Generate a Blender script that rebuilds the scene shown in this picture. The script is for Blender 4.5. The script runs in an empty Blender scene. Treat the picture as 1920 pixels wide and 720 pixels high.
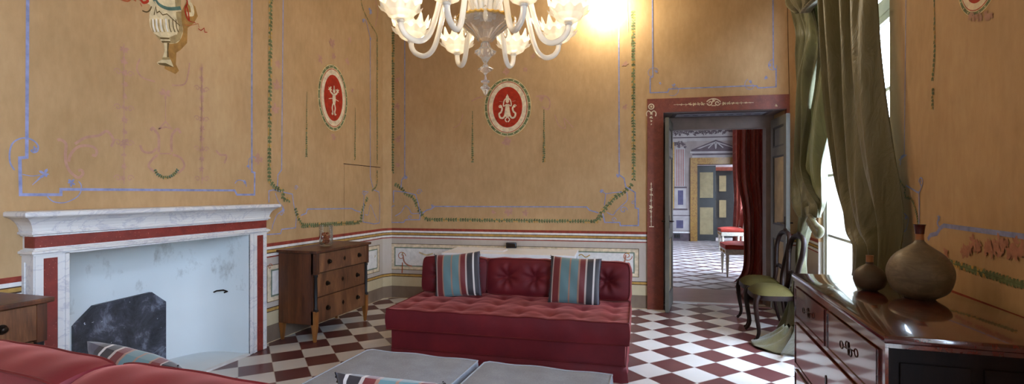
import bpy, bmesh, math, random
from mathutils import Vector, Matrix
random.seed(7)
PI = math.pi
scene = bpy.context.scene
COL = scene.collection

# ------------------------------------------------------------------ camera
F = 950.0; CX = 960.0; CY = 360.0; CAMZ = 1.40
TH = math.radians(16.3); CT, ST = math.cos(TH), math.sin(TH)
cam_d = bpy.data.cameras.new('camera'); cam = bpy.data.objects.new('camera', cam_d); COL.objects.link(cam)
cam.location = (0, 0, CAMZ); cam.rotation_euler = (PI/2, 0, TH)
cam_d.sensor_width = 36; cam_d.lens = 36*F/1920; cam_d.clip_start = .02; cam_d.clip_end = 100
scene.camera = cam
scene.view_settings.view_transform = 'Standard'
scene.view_settings.look = 'None'
scene.view_settings.exposure = 0.0
scene.view_settings.gamma = 1.0
scene.view_settings.use_curve_mapping = False

# ------------------------------------------------------------------ world and daylight
SKY = 31.0
w = bpy.data.worlds.new('sky'); scene.world = w; w.use_nodes = True
bg = w.node_tree.nodes['Background']
bg.inputs[0].default_value = (0.60, 0.76, 1.0, 1); bg.inputs[1].default_value = SKY
BULB_W = 4.6; SPOT_W = 65.0; BULB_E = 4.5

def portal(name, loc, rot, sx, sy):
    l = bpy.data.lights.new(name, 'AREA'); l.shape = 'RECTANGLE'; l.size = sx; l.size_y = sy
    l.cycles.is_portal = True
    o = bpy.data.objects.new(name, l); o.location = loc; o.rotation_euler = rot; COL.objects.link(o)
# portals guide sky light through the window openings (they emit nothing themselves)
portal('window_portal', (1.92, 4.73, 1.90), (0, PI/2, 0), 3.2, 2.0)
portal('window_portal', (1.64, -.78, 1.90), (0, PI/2, 0), 3.2, 2.8)
portal('window_portal', (2.42, 10.2, 1.90), (0, PI/2, 0), 3.2, 2.0)
portal('window_portal', (2.42, 13.3, 1.90), (0, PI/2, 0), 3.2, 2.2)

def spot(name, loc, watts, color, size=.05, typ='POINT', rot=None):
    l = bpy.data.lights.new(name, typ); l.energy = watts; l.color = color
    l.shadow_soft_size = size
    o = bpy.data.objects.new(name, l); o.location = loc; COL.objects.link(o)
    if rot: o.rotation_euler = rot
    return o

# ------------------------------------------------------------------ colour and material helpers
def lin(c):
    if isinstance(c, str):
        c = [int(c[i:i+2], 16)/255 for i in (0, 2, 4)]
    return tuple((x/12.92 if x <= .04045 else ((x+.055)/1.055)**2.4) for x in c) + (1.0,)

class NT:
    def __init__(s, name):
        s.m = bpy.data.materials.new(name); s.m.use_nodes = True; s.t = s.m.node_tree
        s.b = s.t.nodes['Principled BSDF']; s.out = s.t.nodes['Material Output']
    def n(s, typ, **kw):
        nd = s.t.nodes.new(typ)
        for k, v in kw.items(): setattr(nd, k, v)
        return nd
    def link(s, a, b): s.t.links.new(a, b)
    def put(s, sock, v):
        if hasattr(v, 'is_output'): s.link(v, sock)
        else: sock.default_value = v
    def math(s, op, a, b=0.0, c=0.0):
        nd = s.n('ShaderNodeMath', operation=op)
        for i, v in enumerate((a, b, c)):
            s.put(nd.inputs[i], v)
        return nd.outputs[0]
    def coord(s, kind='Object'): return s.n('ShaderNodeTexCoord').outputs[kind]
    def mapping(s, vec, scale=(1, 1, 1), rot=(0, 0, 0), loc=(0, 0, 0)):
        nd = s.n('ShaderNodeMapping'); s.link(vec, nd.inputs[0])
        nd.inputs['Scale'].default_value = scale; nd.inputs['Rotation'].default_value = rot; nd.inputs['Location'].default_value = loc
        return nd.outputs[0]
    def noise(s, vec, scale=5, detail=4, rough=.55, dist=0):
        nd = s.n('ShaderNodeTexNoise'); s.link(vec, nd.inputs['Vector'])
        nd.inputs['Scale'].default_value = scale; nd.inputs['Detail'].default_value = detail
        nd.inputs['Roughness'].default_value = rough; nd.inputs['Distortion'].default_value = dist
        return nd.outputs[0]
    def ramp(s, fac, stops, interp='LINEAR'):
        nd = s.n('ShaderNodeValToRGB'); s.link(fac, nd.inputs[0]); cr = nd.color_ramp; cr.interpolation = interp
        while len(cr.elements) < len(stops): cr.elements.new(.5)
        for e, (p, c) in zip(cr.elements, stops):
            e.position = p; e.color = c if len(c) == 4 else lin(c)
        return nd.outputs[0]
    def mix(s, fac, a, b, mode='MIX'):
        nd = s.n('ShaderNodeMix', data_type='RGBA', blend_type=mode)
        s.put(nd.inputs[0], fac); s.put(nd.inputs[6], a); s.put(nd.inputs[7], b)
        return nd.outputs[2]
    def bump(s, h, strength=.2, dist=.01):
        nd = s.n('ShaderNodeBump'); nd.inputs['Strength'].default_value = strength; nd.inputs['Distance'].default_value = dist
        s.link(h, nd.inputs['Height']); s.link(nd.outputs[0], s.b.inputs['Normal'])
    def set(s, **kw):
        for k, v in kw.items():
            s.put(s.b.inputs[k.replace('_', ' ')], v)
        return s

def simple(name, col, rough=.6, var=.08, nscale=8, metal=0, spec=.5, bump=0, **kw):
    t = NT(name); c = lin(col)
    n = t.noise(t.coord(), nscale)
    d = tuple(max(0, x*(1-var*2)) for x in c[:3]) + (1,)
    l = tuple(min(1, x*(1+var*2)) for x in c[:3]) + (1,)
    t.set(Base_Color=t.ramp(n, [(.3, d), (.7, l)]), Roughness=rough, Metallic=metal)
    t.b.inputs['Specular IOR Level'].default_value = spec
    if bump: t.bump(t.noise(t.coord(), nscale*6), bump, .004)
    for k, v in kw.items(): t.b.inputs[k.replace('_', ' ')].default_value = v
    return t.m

def wood(name, a, b, c, rough=.3, scale=(1, 1, 1), coat=0.0, burl=False, axis='z'):
    t = NT(name); co = t.coord()
    sc = {'z': (9, 9, 1.0), 'x': (1.0, 9, 9), 'y': (9, 1.0, 9)}[axis]
    v = t.mapping(co, scale=tuple(p*q for p, q in zip(sc, scale)))
    n = t.noise(v, 1.6 if not burl else 1.1, 6, .6, 1.4 if burl else .4)
    n2 = t.noise(t.mapping(co, scale=tuple(p*6 for p in sc)), 2.0, 4)
    m = t.math('ADD', t.math('MULTIPLY', n, .75), t.math('MULTIPLY', n2, .25))
    t.set(Base_Color=t.ramp(m, [(.34, a), (.5, b), (.68, c)]), Roughness=rough)
    t.b.inputs['Coat Weight'].default_value = coat; t.b.inputs['Coat Roughness'].default_value = .05
    return t.m

# ------------------------------------------------------------------ materials
def wall_material(name='plaster', top='b5936b', top2='a2815a', low='c4b8ae'):
    """ochre plaster above the dado, grey-lilac limewash below it (painted zones)"""
    t = NT(name); co = t.coord()
    n = t.noise(co, 1.1, 6, .6); n2 = t.noise(t.mapping(co, scale=(6, 6, 2.2)), 3.5, 6, .65)
    m = t.math('ADD', t.math('MULTIPLY', n, .65), t.math('MULTIPLY', n2, .35))
    och = t.ramp(m, [(.3, top2), (.52, top), (.72, 'c4a47a')])
    lo = t.ramp(m, [(.3, 'b0a397'), (.7, low)])
    sk = t.ramp(m, [(.3, '6f5d4e'), (.7, '857160')])
    pa = t.ramp(m, [(.3, 'b3a384'), (.7, 'c8b898')])
    z = t.n('ShaderNodeSeparateXYZ'); t.link(co, z.inputs[0]); z = z.outputs[2]
    c = t.mix(t.math('GREATER_THAN', z, .161), sk, pa)
    c = t.mix(t.math('GREATER_THAN', z, .287), c, lo)
    c = t.mix(t.math('GREATER_THAN', z, .905), c, och)
    t.set(Base_Color=c, Roughness=.75); t.b.inputs['Specular IOR Level'].default_value = .25
    t.bump(n2, .12, .01)
    return t.m
M = {}
M['wall'] = wall_material()
P_ = lambda n, c, v=.12: simple(n, c, .75, v, 22, spec=.25)
M['blue'] = P_('blue_paint', '878cb4'); M['green'] = P_('green_paint', '6c7450', .2); M['green2'] = P_('dark_green_paint', '5d6442', .2)
M['redp'] = P_('red_paint', 'a02c16'); M['cream'] = P_('cream_paint', 'd6c3a6'); M['pink'] = P_('pink_paint', 'ab7660', .08)
M['pinkL'] = P_('faded_pink_paint', 'b08674', .06)
M['band'] = P_('oxblood_paint', '8a3a2c'); M['dark'] = P_('dark_line_paint', '4a3428'); M['gold'] = P_('gold_paint', 'b08a4a')
M['white'] = P_('white_paint', 'd8d4d0', .06); M['grey'] = P_('grey_green_paint', '76806f'); M['beige'] = P_('beige_paint', 'c6b08a')
M['stone1'] = P_('stone_light_paint', 'cbb994'); M['stone2'] = P_('stone_mid_paint', '9a845c'); M['stone3'] = P_('stone_dark_paint', '63502f')
M['ochre2'] = P_('dark_ochre_paint', '98703a'); M['orange'] = P_('orange_paint', 'a8552c'); M['teal'] = P_('teal_paint', '4f6a62')

def tile_floor():
    t = NT('checker_tiles'); co = t.coord()
    sp = t.n('ShaderNodeSeparateXYZ'); t.link(co, sp.inputs[0]); x, y = sp.outputs[0], sp.outputs[1]
    A = .4930+TH; S = .17635*CAMZ
    U = t.math('SUBTRACT', t.math('DIVIDE', t.math('ADD', t.math('MULTIPLY', x, math.cos(A)), t.math('MULTIPLY', y, math.sin(A))), S), 1.95-40)
    V = t.math('SUBTRACT', t.math('DIVIDE', t.math('SUBTRACT', t.math('MULTIPLY', x, math.sin(A)), t.math('MULTIPLY', y, math.cos(A))), S), -21.643-40)
    fu, fv = t.math('FLOOR', U), t.math('FLOOR', V)
    par = t.math('MODULO', t.math('ADD', fu, fv), 2.0)
    cb = t.n('ShaderNodeCombineXYZ'); t.link(fu, cb.inputs[0]); t.link(fv, cb.inputs[1])
    wn = t.noise(cb.outputs[0], .73, 0)
    n = t.noise(t.mapping(co, loc=(3.3, 1.7, .37)), 2.2, 1); m = t.math('ADD', t.math('MULTIPLY', n, .5), t.math('MULTIPLY', wn, .5))
    red = t.ramp(m, [(.25, '4e2a2a'), (.75, '6a3f3d')]); wh = t.ramp(m, [(.25, 'bcb5ae'), (.75, 'd2ccc6')])
    c = t.mix(par, wh, red)
    gu = t.math('ABSOLUTE', t.math('SUBTRACT', t.math('FRACT', U), .5)); gv = t.math('ABSOLUTE', t.math('SUBTRACT', t.math('FRACT', V), .5))
    g = t.math('GREATER_THAN', t.math('MAXIMUM', gu, gv), .49)
    c = t.mix(g, c, lin('aaa096'))
    t.set(Base_Color=c, Roughness=.3)
    return t.m
M['tiles'] = tile_floor()

def pattern_floor():
    t = NT('interlaced_tiles'); co = t.coord()
    sp = t.n('ShaderNodeSeparateXYZ'); t.link(co, sp.inputs[0]); x, y = sp.outputs[0], sp.outputs[1]
    wob = t.math('MULTIPLY', t.math('SINE', t.math('MULTIPLY', x, 2*PI/.5)), .06)
    def fam(sg):
        q = t.math('ADD', t.math('DIVIDE', x, .52), t.math('MULTIPLY', t.math('DIVIDE', y, .46), sg))
        q = t.math('ADD', q, t.math('MULTIPLY', wob, sg))
        f = t.math('ABSOLUTE', t.math('SUBTRACT', t.math('FRACT', q), .5))
        return t.math('LESS_THAN', f, .10)
    g = t.math('MAXIMUM', fam(1.0), fam(-1.0))
    n = t.noise(co, 3)
    c = t.mix(g, t.ramp(n, [(.3, 'aaa09e'), (.7, 'c4bcbc')]), lin('4e2c28'))
    t.set(Base_Color=c, Roughness=.35)
    return t.m
M['floor2'] = pattern_floor()
M['slab'] = simple('terracotta_slab', '8a665f', .3, .06, 5)
M['threshold'] = simple('white_threshold_marble', 'dad8d6', .35)

def marble(name, base, vein, rough=.35, sc=2.6):
    t = NT(name); co = t.coord()
    n = t.noise(t.mapping(co, scale=(1.5, 1, 1.5)), sc, 8, .65, 1.6)
    v = t.math('ABSOLUTE', t.math('SUBTRACT', n, .5))
    n2 = t.noise(co, 5, 3)
    c = t.ramp(v, [(0, vein), (.03, base), (1, base)])
    c = t.mix(t.math('MULTIPLY', n2, .18), c, lin(vein))
    t.set(Base_Color=c, Roughness=rough); return t.m
M['marble'] = marble('pale_veined_marble', 'd8d5d3', 'bbb9c0')
def speckled(name, a, b, fleck, rough=.4):
    t = NT(name); co = t.coord()
    n = t.noise(co, 14, 5, .6); f = t.noise(co, 90, 2)
    c = t.ramp(n, [(.3, a), (.7, b)])
    c = t.mix(t.math('GREATER_THAN', f, .68), c, lin(fleck))
    t.set(Base_Color=c, Roughness=rough); return t.m
M['redmarble'] = speckled('red_speckled_marble', '6e241e', '883229', 'b87868')
M['doorred'] = speckled('red_door_marble', '6a2c1c', '843e28', '9a5e48', .5)
M['yellowmarble'] = marble('yellow_marble', '96702f', '6a3d1c', .4, 4)

def plaster_niche():
    t = NT('limewashed_niche'); co = t.coord()
    n = t.noise(t.mapping(co, scale=(1, 1, .6)), 5, 7, .68); n2 = t.noise(co, 1.2, 3)
    sp = t.n('ShaderNodeSeparateXYZ'); t.link(co, sp.inputs[0])
    # old soot stains on the upper left of the niche
    sy = t.math('LESS_THAN', sp.outputs[1], 3.15)
    zz = t.math('MULTIPLY', t.math('GREATER_THAN', sp.outputs[2], .55), sy)
    st = t.math('MULTIPLY', t.math('MULTIPLY', t.ramp(n, [(.56, (0, 0, 0, 1)), (.72, (1, 1, 1, 1))]), zz), .55)
    c = t.mix(st, t.ramp(n2, [(.3, 'd6dcde'), (.7, 'e2e7e8')]), lin('6b6456'))
    t.set(Base_Color=c, Roughness=.8); return t.m
M['niche'] = plaster_niche()
def iron():
    t = NT('sooty_iron'); co = t.coord(); n = t.noise(co, 6, 8, .75, .6); n2 = t.noise(co, 38, 4)
    c = t.ramp(n, [(.38, '26262c'), (.52, '3c3c46'), (.66, '7c8090'), (.8, 'b9bdc8')])
    c = t.mix(t.math('GREATER_THAN', n2, .72), c, lin('c3c7d0'))
    t.set(Base_Color=c, Roughness=.5); t.bump(n, .4, .02); return t.m
M['iron'] = iron()

def velvet(name, a, b, sheen=.8):
    t = NT(name); co = t.coord(); n = t.noise(co, 4, 5, .6); n2 = t.noise(co, 260, 2)
    t.set(Base_Color=t.ramp(n, [(.3, a), (.7, b)]), Roughness=.62)
    t.b.inputs['Sheen Weight'].default_value = sheen*.7; t.b.inputs['Sheen Roughness'].default_value = .35
    t.b.inputs['Sheen Tint'].default_value = lin('ee8f86'); t.b.inputs['Specular IOR Level'].default_value = .3
    t.bump(n2, .12, .002); return t.m
M['red'] = velvet('red_velvet', '58111a', '6e181e'); M['redpipe'] = velvet('dark_red_piping', '561012', '66171a', .2)
def fabric(name, a, b, sc=300, rough=.85):
    t = NT(name); co = t.coord(); n = t.noise(co, 9, 4); n2 = t.noise(co, sc, 2)
    m = t.math('ADD', t.math('MULTIPLY', n, .4), t.math('MULTIPLY', n2, .6))
    t.set(Base_Color=t.ramp(m, [(.35, a), (.65, b)]), Roughness=rough); t.b.inputs['Specular IOR Level'].default_value = .2
    t.bump(n2, .25, .002); return t.m
M['grey_fab'] = fabric('grey_wool', '84868c', '9c9fa6', 220); M['greypipe'] = fabric('grey_piping', '90939a', 'a5a8ae')
M['olive'] = fabric('olive_velvet', '3e3616', '4c421c', 120)

def stripes(name, W):
    t = NT(name); co = t.coord(); sp = t.n('ShaderNodeSeparateXYZ'); t.link(co, sp.inputs[0])
    f = t.math('ADD', t.math('DIVIDE', sp.outputs[0], W), .5)
    K, Wt, R_, T, B = '2a2226', 'b9a9a0', '6c1e20', '5f7f84', '9c7460'
    st = [(0, K), (.085, Wt), (.105, R_), (.215, B), (.24, T), (.395, B), (.425, T), (.56, B), (.59, R_), (.69, Wt), (.72, K), (.83, 'd0c6c0'), (.86, K), (.93, '4a4350')]
    t.set(Base_Color=t.ramp(f, st, 'CONSTANT'), Roughness=.6)
    t.b.inputs['Sheen Weight'].default_value = .3
    t.bump(t.noise(co, 180, 2), .2, .002); return t.m
M['stripe'] = stripes('striped_cotton', .46)

M['walnut'] = wood('walnut_veneer', '351a0e', '522c18', '6c3e22', .36)
M['walnut_front'] = wood('walnut_burl_front', '3c2014', '664028', '8e6240', .34, burl=True, scale=(.5, .5, .9))
M['walnut_light'] = wood('light_walnut', '6a3f1c', '8a5626', 'a26c34', .35)
M['mahog'] = wood('polished_mahogany', '310d09', '481510', '5c2014', .16, coat=1.0, axis='y')
M['mahog_front'] = wood('mahogany_front', '42110b', '5e1c10', '7a3018', .14, coat=1.0, axis='y')
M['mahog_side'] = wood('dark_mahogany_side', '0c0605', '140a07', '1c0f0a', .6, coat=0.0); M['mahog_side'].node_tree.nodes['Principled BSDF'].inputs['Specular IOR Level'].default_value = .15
M['ebony'] = simple('ebonised_wood', '120d0c', .55, .1)
M['chairwood'] = wood('dark_chair_wood', '140a08', '1e100c', '2a1610', .5, coat=.0); M['chairwood'].node_tree.nodes['Principled BSDF'].inputs['Specular IOR Level'].default_value = .2
M['brass'] = simple('aged_brass', '6a4a22', .35, .1, metal=.9); M['darkmetal'] = simple('dark_bronze', '2c2018', .4, .1, metal=.8)
M['whitelac'] = simple('white_lacquer', 'ededf0', .3, .02); M['paper'] = simple('white_paper', 'e4e4ea', .7, .01)
M['blackplastic'] = simple('black_plastic', '15151a', .35, .05)
M['ceramic'] = None
def ceramic():
    t = NT('bronze_glazed_ceramic'); co = t.coord(); n = t.noise(t.mapping(co, scale=(1, 1, 2.5)), 16, 6, .7, .8); n1 = t.noise(co, 7, 3)
    m = t.math('ADD', t.math('MULTIPLY', n, .6), t.math('MULTIPLY', n1, .4))
    t.set(Base_Color=t.ramp(m, [(.32, '5c5348'), (.5, '776c5e'), (.7, '9a8f7e')]), Roughness=.42, Metallic=.1)
    t.bump(n, .3, .004); return t.m
M['ceramic'] = ceramic()
M['ceramic2'] = simple('brown_ceramic', '54473c', .45, .15, 14); M['necktop'] = simple('copper_glaze', 'a2693c', .35, .1)
M['neckstripe'] = simple('dark_red_glaze', '4a1c18', .25, .1)
M['leafgrey'] = simple('painted_greige_door', '5e5a50', .5, .06); M['leafdark'] = simple('dark_door_paint', '302e2c', .5, .06)
M['doorpanel'] = simple('faded_cream_door_panel', '9c8664', .6, .12, 6); M['doorpanelL'] = simple('cream_door_panel', '96845f', .6, .1, 6)
M['lilacpanel'] = simple('lilac_soffit_panel', '8e90a0', .6, .06); M['mauve'] = simple('mauve_casing_paint', '80706a', .6, .06)
M['farwall'] = simple('lilac_plaster', '8c7e7a', .75, .1, 3); M['farlight'] = simple('pale_lilac_plaster', 'a09694', .7, .08, 4)
M['fardark'] = simple('dark_mauve_plaster', '54454a', .75, .15, 5); M['purple'] = simple('purple_paint', '4a4460', .7, .1)
M['plasterw'] = simple('white_plaster', 'b9b2a6', .8, .04, 2); M['winwhite'] = simple('cream_window_paint', 'c2beb0', .45, .04)
M['ceil'] = simple('cream_ceiling_plaster', 'b49a70', .8, .05, 2)
M['whitechair'] = simple('white_chair_paint', 'c8bfae', .4, .08, 30); M['redseat'] = velvet('red_silk', '8a2418', 'a03422', .3)
M['facade'] = simple('pale_facade', 'c9c9c0', .9, .04, 1); M['court'] = simple('courtyard_paving', '9a968c', .9, .08, 2)

def cloth(name, a, b, trans, rough=.42, pat=False):
    t = NT(name); co = t.coord(); n = t.noise(t.mapping(co, scale=(1, 1, .25)), 9, 4)
    c = t.ramp(n, [(.3, a), (.7, b)])
    if pat:
        sp = t.n('ShaderNodeSeparateXYZ'); t.link(co, sp.inputs[0])
        d1 = t.math('ABSOLUTE', t.math('SUBTRACT', t.math('FRACT', t.math('MULTIPLY', t.math('ADD', t.math('MULTIPLY', sp.outputs[0], 2.2), sp.outputs[2]), 2.2)), .5))
        d2 = t.math('ABSOLUTE', t.math('SUBTRACT', t.math('FRACT', t.math('MULTIPLY', t.math('SUBTRACT', t.math('MULTIPLY', sp.outputs[0], 2.2), sp.outputs[2]), 2.2)), .5))
        c = t.mix(t.math('MULTIPLY', t.math('LESS_THAN', t.math('MINIMUM', d1, d2), .03), .5), c, lin('a0604a'))
    t.set(Base_Color=c, Roughness=rough); t.b.inputs['Sheen Weight'].default_value = .3
    t.bump(t.noise(t.mapping(co, rot=(.6, 0, 0), scale=(3, 3, 1.2)), 3.2, 5, .6, 1.2), .3, .05)
    tr = t.n('ShaderNodeBsdfTranslucent'); t.put(tr.inputs[0], c)
    ms = t.n('ShaderNodeMixShader'); ms.inputs[0].default_value = trans
    t.link(t.b.outputs[0], ms.inputs[1]); t.link(tr.outputs[0], ms.inputs[2]); t.link(ms.outputs[0], t.out.inputs[0])
    return t.m
M['taffeta'] = cloth('green_taffeta', '575232', '69623f', .13)
M['taffeta_lit'] = cloth('lit_green_taffeta', '666448', '7a7656', .38)  # same cloth as taffeta; window glow put into paler colours and extra translucency
M['redcloth'] = cloth('red_damask', '7e2c20', '964230', .3, pat=True)

def glass(name, col='ffffff', rough=.05, milky=.35, emis=0):
    t = NT(name)
    t.set(Base_Color=lin(col), Roughness=rough); t.b.inputs['Transmission Weight'].default_value = 1-milky
    t.b.inputs['IOR'].default_value = 1.3
    return t.m
M['cglass'] = glass('milky_blown_glass', 'fffaf0', .12, .55)
M['cglass2'] = glass('clear_crystal', 'f4ece0', .06, .22)
M['goldglass'] = glass('gold_flecked_glass', 'e8b860', .2, .6)
def cup_mat():
    t = NT('translucent_flower_glass'); t.set(Base_Color=lin('dcd8d0'), Roughness=.15)
    tr = t.n('ShaderNodeBsdfTranslucent'); tr.inputs[0].default_value = lin('fff8ea')
    tp = t.n('ShaderNodeBsdfTransparent')
    a = t.n('ShaderNodeMixShader'); a.inputs[0].default_value = .22; t.link(t.b.outputs[0], a.inputs[1]); t.link(tr.outputs[0], a.inputs[2])
    b = t.n('ShaderNodeMixShader'); b.inputs[0].default_value = .25; t.link(a.outputs[0], b.inputs[1]); t.link(tp.outputs[0], b.inputs[2])
    t.link(b.outputs[0], t.out.inputs[0]); return t.m
M['cup'] = cup_mat()
def emissive(name, col, s):
    t = NT(name); t.set(Base_Color=lin(col)); t.b.inputs['Emission Color'].default_value = lin(col); t.b.inputs['Emission Strength'].default_value = s
    return t.m
M['bulb'] = emissive('glowing_bulb', 'ffeccb', BULB_E)
M['bulb'].cycles.emission_sampling = 'NONE'
def pane():
    t = NT('window_glass'); gl = t.n('ShaderNodeBsdfGlossy'); gl.inputs['Roughness'].default_value = .02
    tp = t.n('ShaderNodeBsdfTransparent'); lw = t.n('ShaderNodeLayerWeight'); lw.inputs[0].default_value = .5
    fac = t.math('ADD', .03, t.math('MULTIPLY', t.math('POWER', lw.outputs['Facing'], 5.0), .5))
    ms = t.n('ShaderNodeMixShader'); t.link(fac, ms.inputs[0]); t.link(tp.outputs[0], ms.inputs[1]); t.link(gl.outputs[0], ms.inputs[2])
    t.link(ms.outputs[0], t.out.inputs[0]); return t.m
M['pane'] = pane()
def vaseglass():
    t = NT('clear_vase_glass'); gl = t.n('ShaderNodeBsdfGlossy'); gl.inputs['Roughness'].default_value = .03
    tp = t.n('ShaderNodeBsdfTransparent'); tp.inputs[0].default_value = (.93, .95, .94, 1); lw = t.n('ShaderNodeLayerWeight'); lw.inputs[0].default_value = .35
    ms = t.n('ShaderNodeMixShader'); t.link(lw.outputs['Facing'], ms.inputs[0]); t.link(tp.outputs[0], ms.inputs[1]); t.link(gl.outputs[0], ms.inputs[2])
    t.link(ms.outputs[0], t.out.inputs[0]); return t.m
M['vglass'] = vaseglass()

# ------------------------------------------------------------------ mesh builder
def catmull(pts, n=6, closed=False):
    pts = [Vector(p) for p in pts]; out = []; N = len(pts)
    if N < 3: return pts
    rng = range(N if closed else N-1)
    for i in rng:
        if closed: p0, p1, p2, p3 = pts[i-1], pts[i], pts[(i+1) % N], pts[(i+2) % N]
        else: p0, p1, p2, p3 = pts[max(i-1, 0)], pts[i], pts[i+1], pts[min(i+2, N-1)]
        for k in range(n):
            t = k/n
            out.append(.5*((2*p1)+(p2-p0)*t+(2*p0-5*p1+4*p2-p3)*t*t+(3*p1-p0-3*p2+p3)*t**3))
    if not closed: out.append(pts[-1])
    return out

class MB:
    def __init__(s): s.v = []; s.f = []; s.m = []; s.xf = None
    def add(s, vs, fs, mi=0):
        o = len(s.v)
        s.v += [Vector(p) if s.xf is None else s.xf @ Vector(p) for p in vs]
        s.f += [tuple(i+o for i in f) for f in fs]; s.m += [mi]*len(fs); return s
    def box(s, x0, x1, y0, y1, z0, z1, mi=0, bev=0):
        if bev:
            b = bmesh.new(); bmesh.ops.create_cube(b, size=1)
            for v in b.verts:
                v.co = Vector(((x0+x1)/2+v.co.x*(x1-x0), (y0+y1)/2+v.co.y*(y1-y0), (z0+z1)/2+v.co.z*(z1-z0)))
            bmesh.ops.bevel(b, geom=b.edges[:], offset=bev, segments=2, affect='EDGES', profile=.5)
            b.verts.ensure_lookup_table()
            s.add([v.co.copy() for v in b.verts], [[v.index for v in f.verts] for f in b.faces], mi); b.free(); return s
        vs = [(x, y, z) for z in (z0, z1) for y in (y0, y1) for x in (x0, x1)]
        return s.add(vs, [(0, 2, 3, 1), (4, 5, 7, 6), (0, 1, 5, 4), (2, 6, 7, 3), (0, 4, 6, 2), (1, 3, 7, 5)], mi)
    def lathe(s, prof, c=(0, 0, 0), seg=24, mi=0, wav=0, nw=8):
        vs = []; fs = []; n = len(prof)
        for i in range(seg):
            a = 2*PI*i/seg; k = 1+wav*math.cos(nw*a)
            for r, z in prof: vs.append((c[0]+r*k*math.cos(a), c[1]+r*k*math.sin(a), c[2]+z))
        for i in range(seg):
            j = (i+1) % seg
            for q in range(n-1): fs.append((i*n+q, j*n+q, j*n+q+1, i*n+q+1))
        if prof[0][0] > 1e-5: fs.append([i*n for i in range(seg)][::-1])
        if prof[-1][0] > 1e-5 and prof[-1] != prof[0]: fs.append([i*n+n-1 for i in range(seg)])
        return s.add(vs, fs, mi)
    def shell(s, prof, c=(0, 0, 0), seg=24, mi=0, fn=None):
        vs = []; fs = []; n = len(prof)
        for i in range(seg):
            a = 2*PI*i/seg
            for q, (r, z) in enumerate(prof):
                rr, zz = (r, z) if fn is None else fn(a, q, r, z)
                vs.append((c[0]+rr*math.cos(a), c[1]+rr*math.sin(a), c[2]+zz))
        for i in range(seg):
            j = (i+1) % seg
            for q in range(n-1): fs.append((i*n+q, j*n+q, j*n+q+1, i*n+q+1))
        return s.add(vs, fs, mi)
    def tube(s, pts, r, seg=10, mi=0, closed=False, sq=1.0):
        pts = [Vector(p) for p in pts]; N = len(pts)
        rs = r if isinstance(r, (list, tuple)) else [r]*N
        if len(rs) != N: rs = [rs[min(len(rs)-1, int(i*(len(rs)-1)/(N-1)+.5))] if len(rs) > 2 else rs[0]+(rs[1]-rs[0])*i/(N-1) for i in range(N)]
        vs = []; fs = []; up = None
        for i in range(N):
            if closed: t = (pts[(i+1) % N]-pts[i-1])
            else: t = pts[min(i+1, N-1)]-pts[max(i-1, 0)]
            t = t.normalized() if t.length > 1e-9 else Vector((0, 0, 1))
            if up is None:
                up = t.orthogonal().normalized()
                if sq != 1.0:
                    up = Vector((0, 0, 1)) if abs(t.z) < .8 else Vector((1, 0, 0))
            up = (up-t*up.dot(t)); up = up.normalized() if up.length > 1e-6 else t.orthogonal().normalized()
            sd = t.cross(up)
            for k in range(seg):
                a = 2*PI*k/seg; vs.append(pts[i]+(up*math.cos(a)*sq+sd*math.sin(a))*rs[i])
        for i in range(N if closed else N-1):
            j = (i+1) % N
            for k in range(seg):
                l = (k+1) % seg; fs.append((i*seg+k, i*seg+l, j*seg+l, j*seg+k))
        if not closed:
            fs.append(tuple(range(seg))[::-1]); fs.append(tuple((N-1)*seg+k for k in range(seg)))
        return s.add(vs, fs, mi)
    def prism(s, pts, y0, y1, mi=0, axis='y'):
        """outline pts (a,b) extruded along an axis"""
        n = len(pts)
        def P(a, b, y): return {'y': (a, y, b), 'x': (y, a, b), 'z': (a, b, y)}[axis]
        vs = [P(a, b, y0) for a, b in pts]+[P(a, b, y1) for a, b in pts]
        fs = [tuple(range(n)), tuple(range(2*n-1, n-1, -1))]+[(i, i+n, (i+1) % n+n, (i+1) % n) for i in range(n)]
        return s.add(vs, fs, mi)
    def sphere(s, c, r, mi=0, seg=14, rings=8, sc=(1, 1, 1)):
        vs = [(c[0], c[1], c[2]-r*sc[2])]
        for i in range(1, rings):
            p = -PI/2+PI*i/rings
            for k in range(seg):
                a = 2*PI*k/seg; vs.append((c[0]+r*sc[0]*math.cos(p)*math.cos(a), c[1]+r*sc[1]*math.cos(p)*math.sin(a), c[2]+r*sc[2]*math.sin(p)))
        vs.append((c[0], c[1], c[2]+r*sc[2])); fs = []
        for k in range(seg): fs.append((0, 1+(k+1) % seg, 1+k))
        for i in range(rings-2):
            for k in range(seg):
                a = 1+i*seg+k; b = 1+i*seg+(k+1) % seg; fs.append((a, b, b+seg, a+seg))
        t = len(vs)-1
        for k in range(seg): fs.append((1+(rings-2)*seg+k, 1+(rings-2)*seg+(k+1) % seg, t))
        return s.add(vs, fs, mi)
    def grid(s, P, nu, nv, mi=0, closed_u=False):
        vs = [P(i/(nu if closed_u else nu-1), j/(nv-1)) for i in range(nu) for j in range(nv)]; fs = []
        for i in range(nu if closed_u else nu-1):
            k = (i+1) % nu
            for j in range(nv-1): fs.append((i*nv+j, k*nv+j, k*nv+j+1, i*nv+j+1))
        return s.add(vs, fs, mi)
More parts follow.
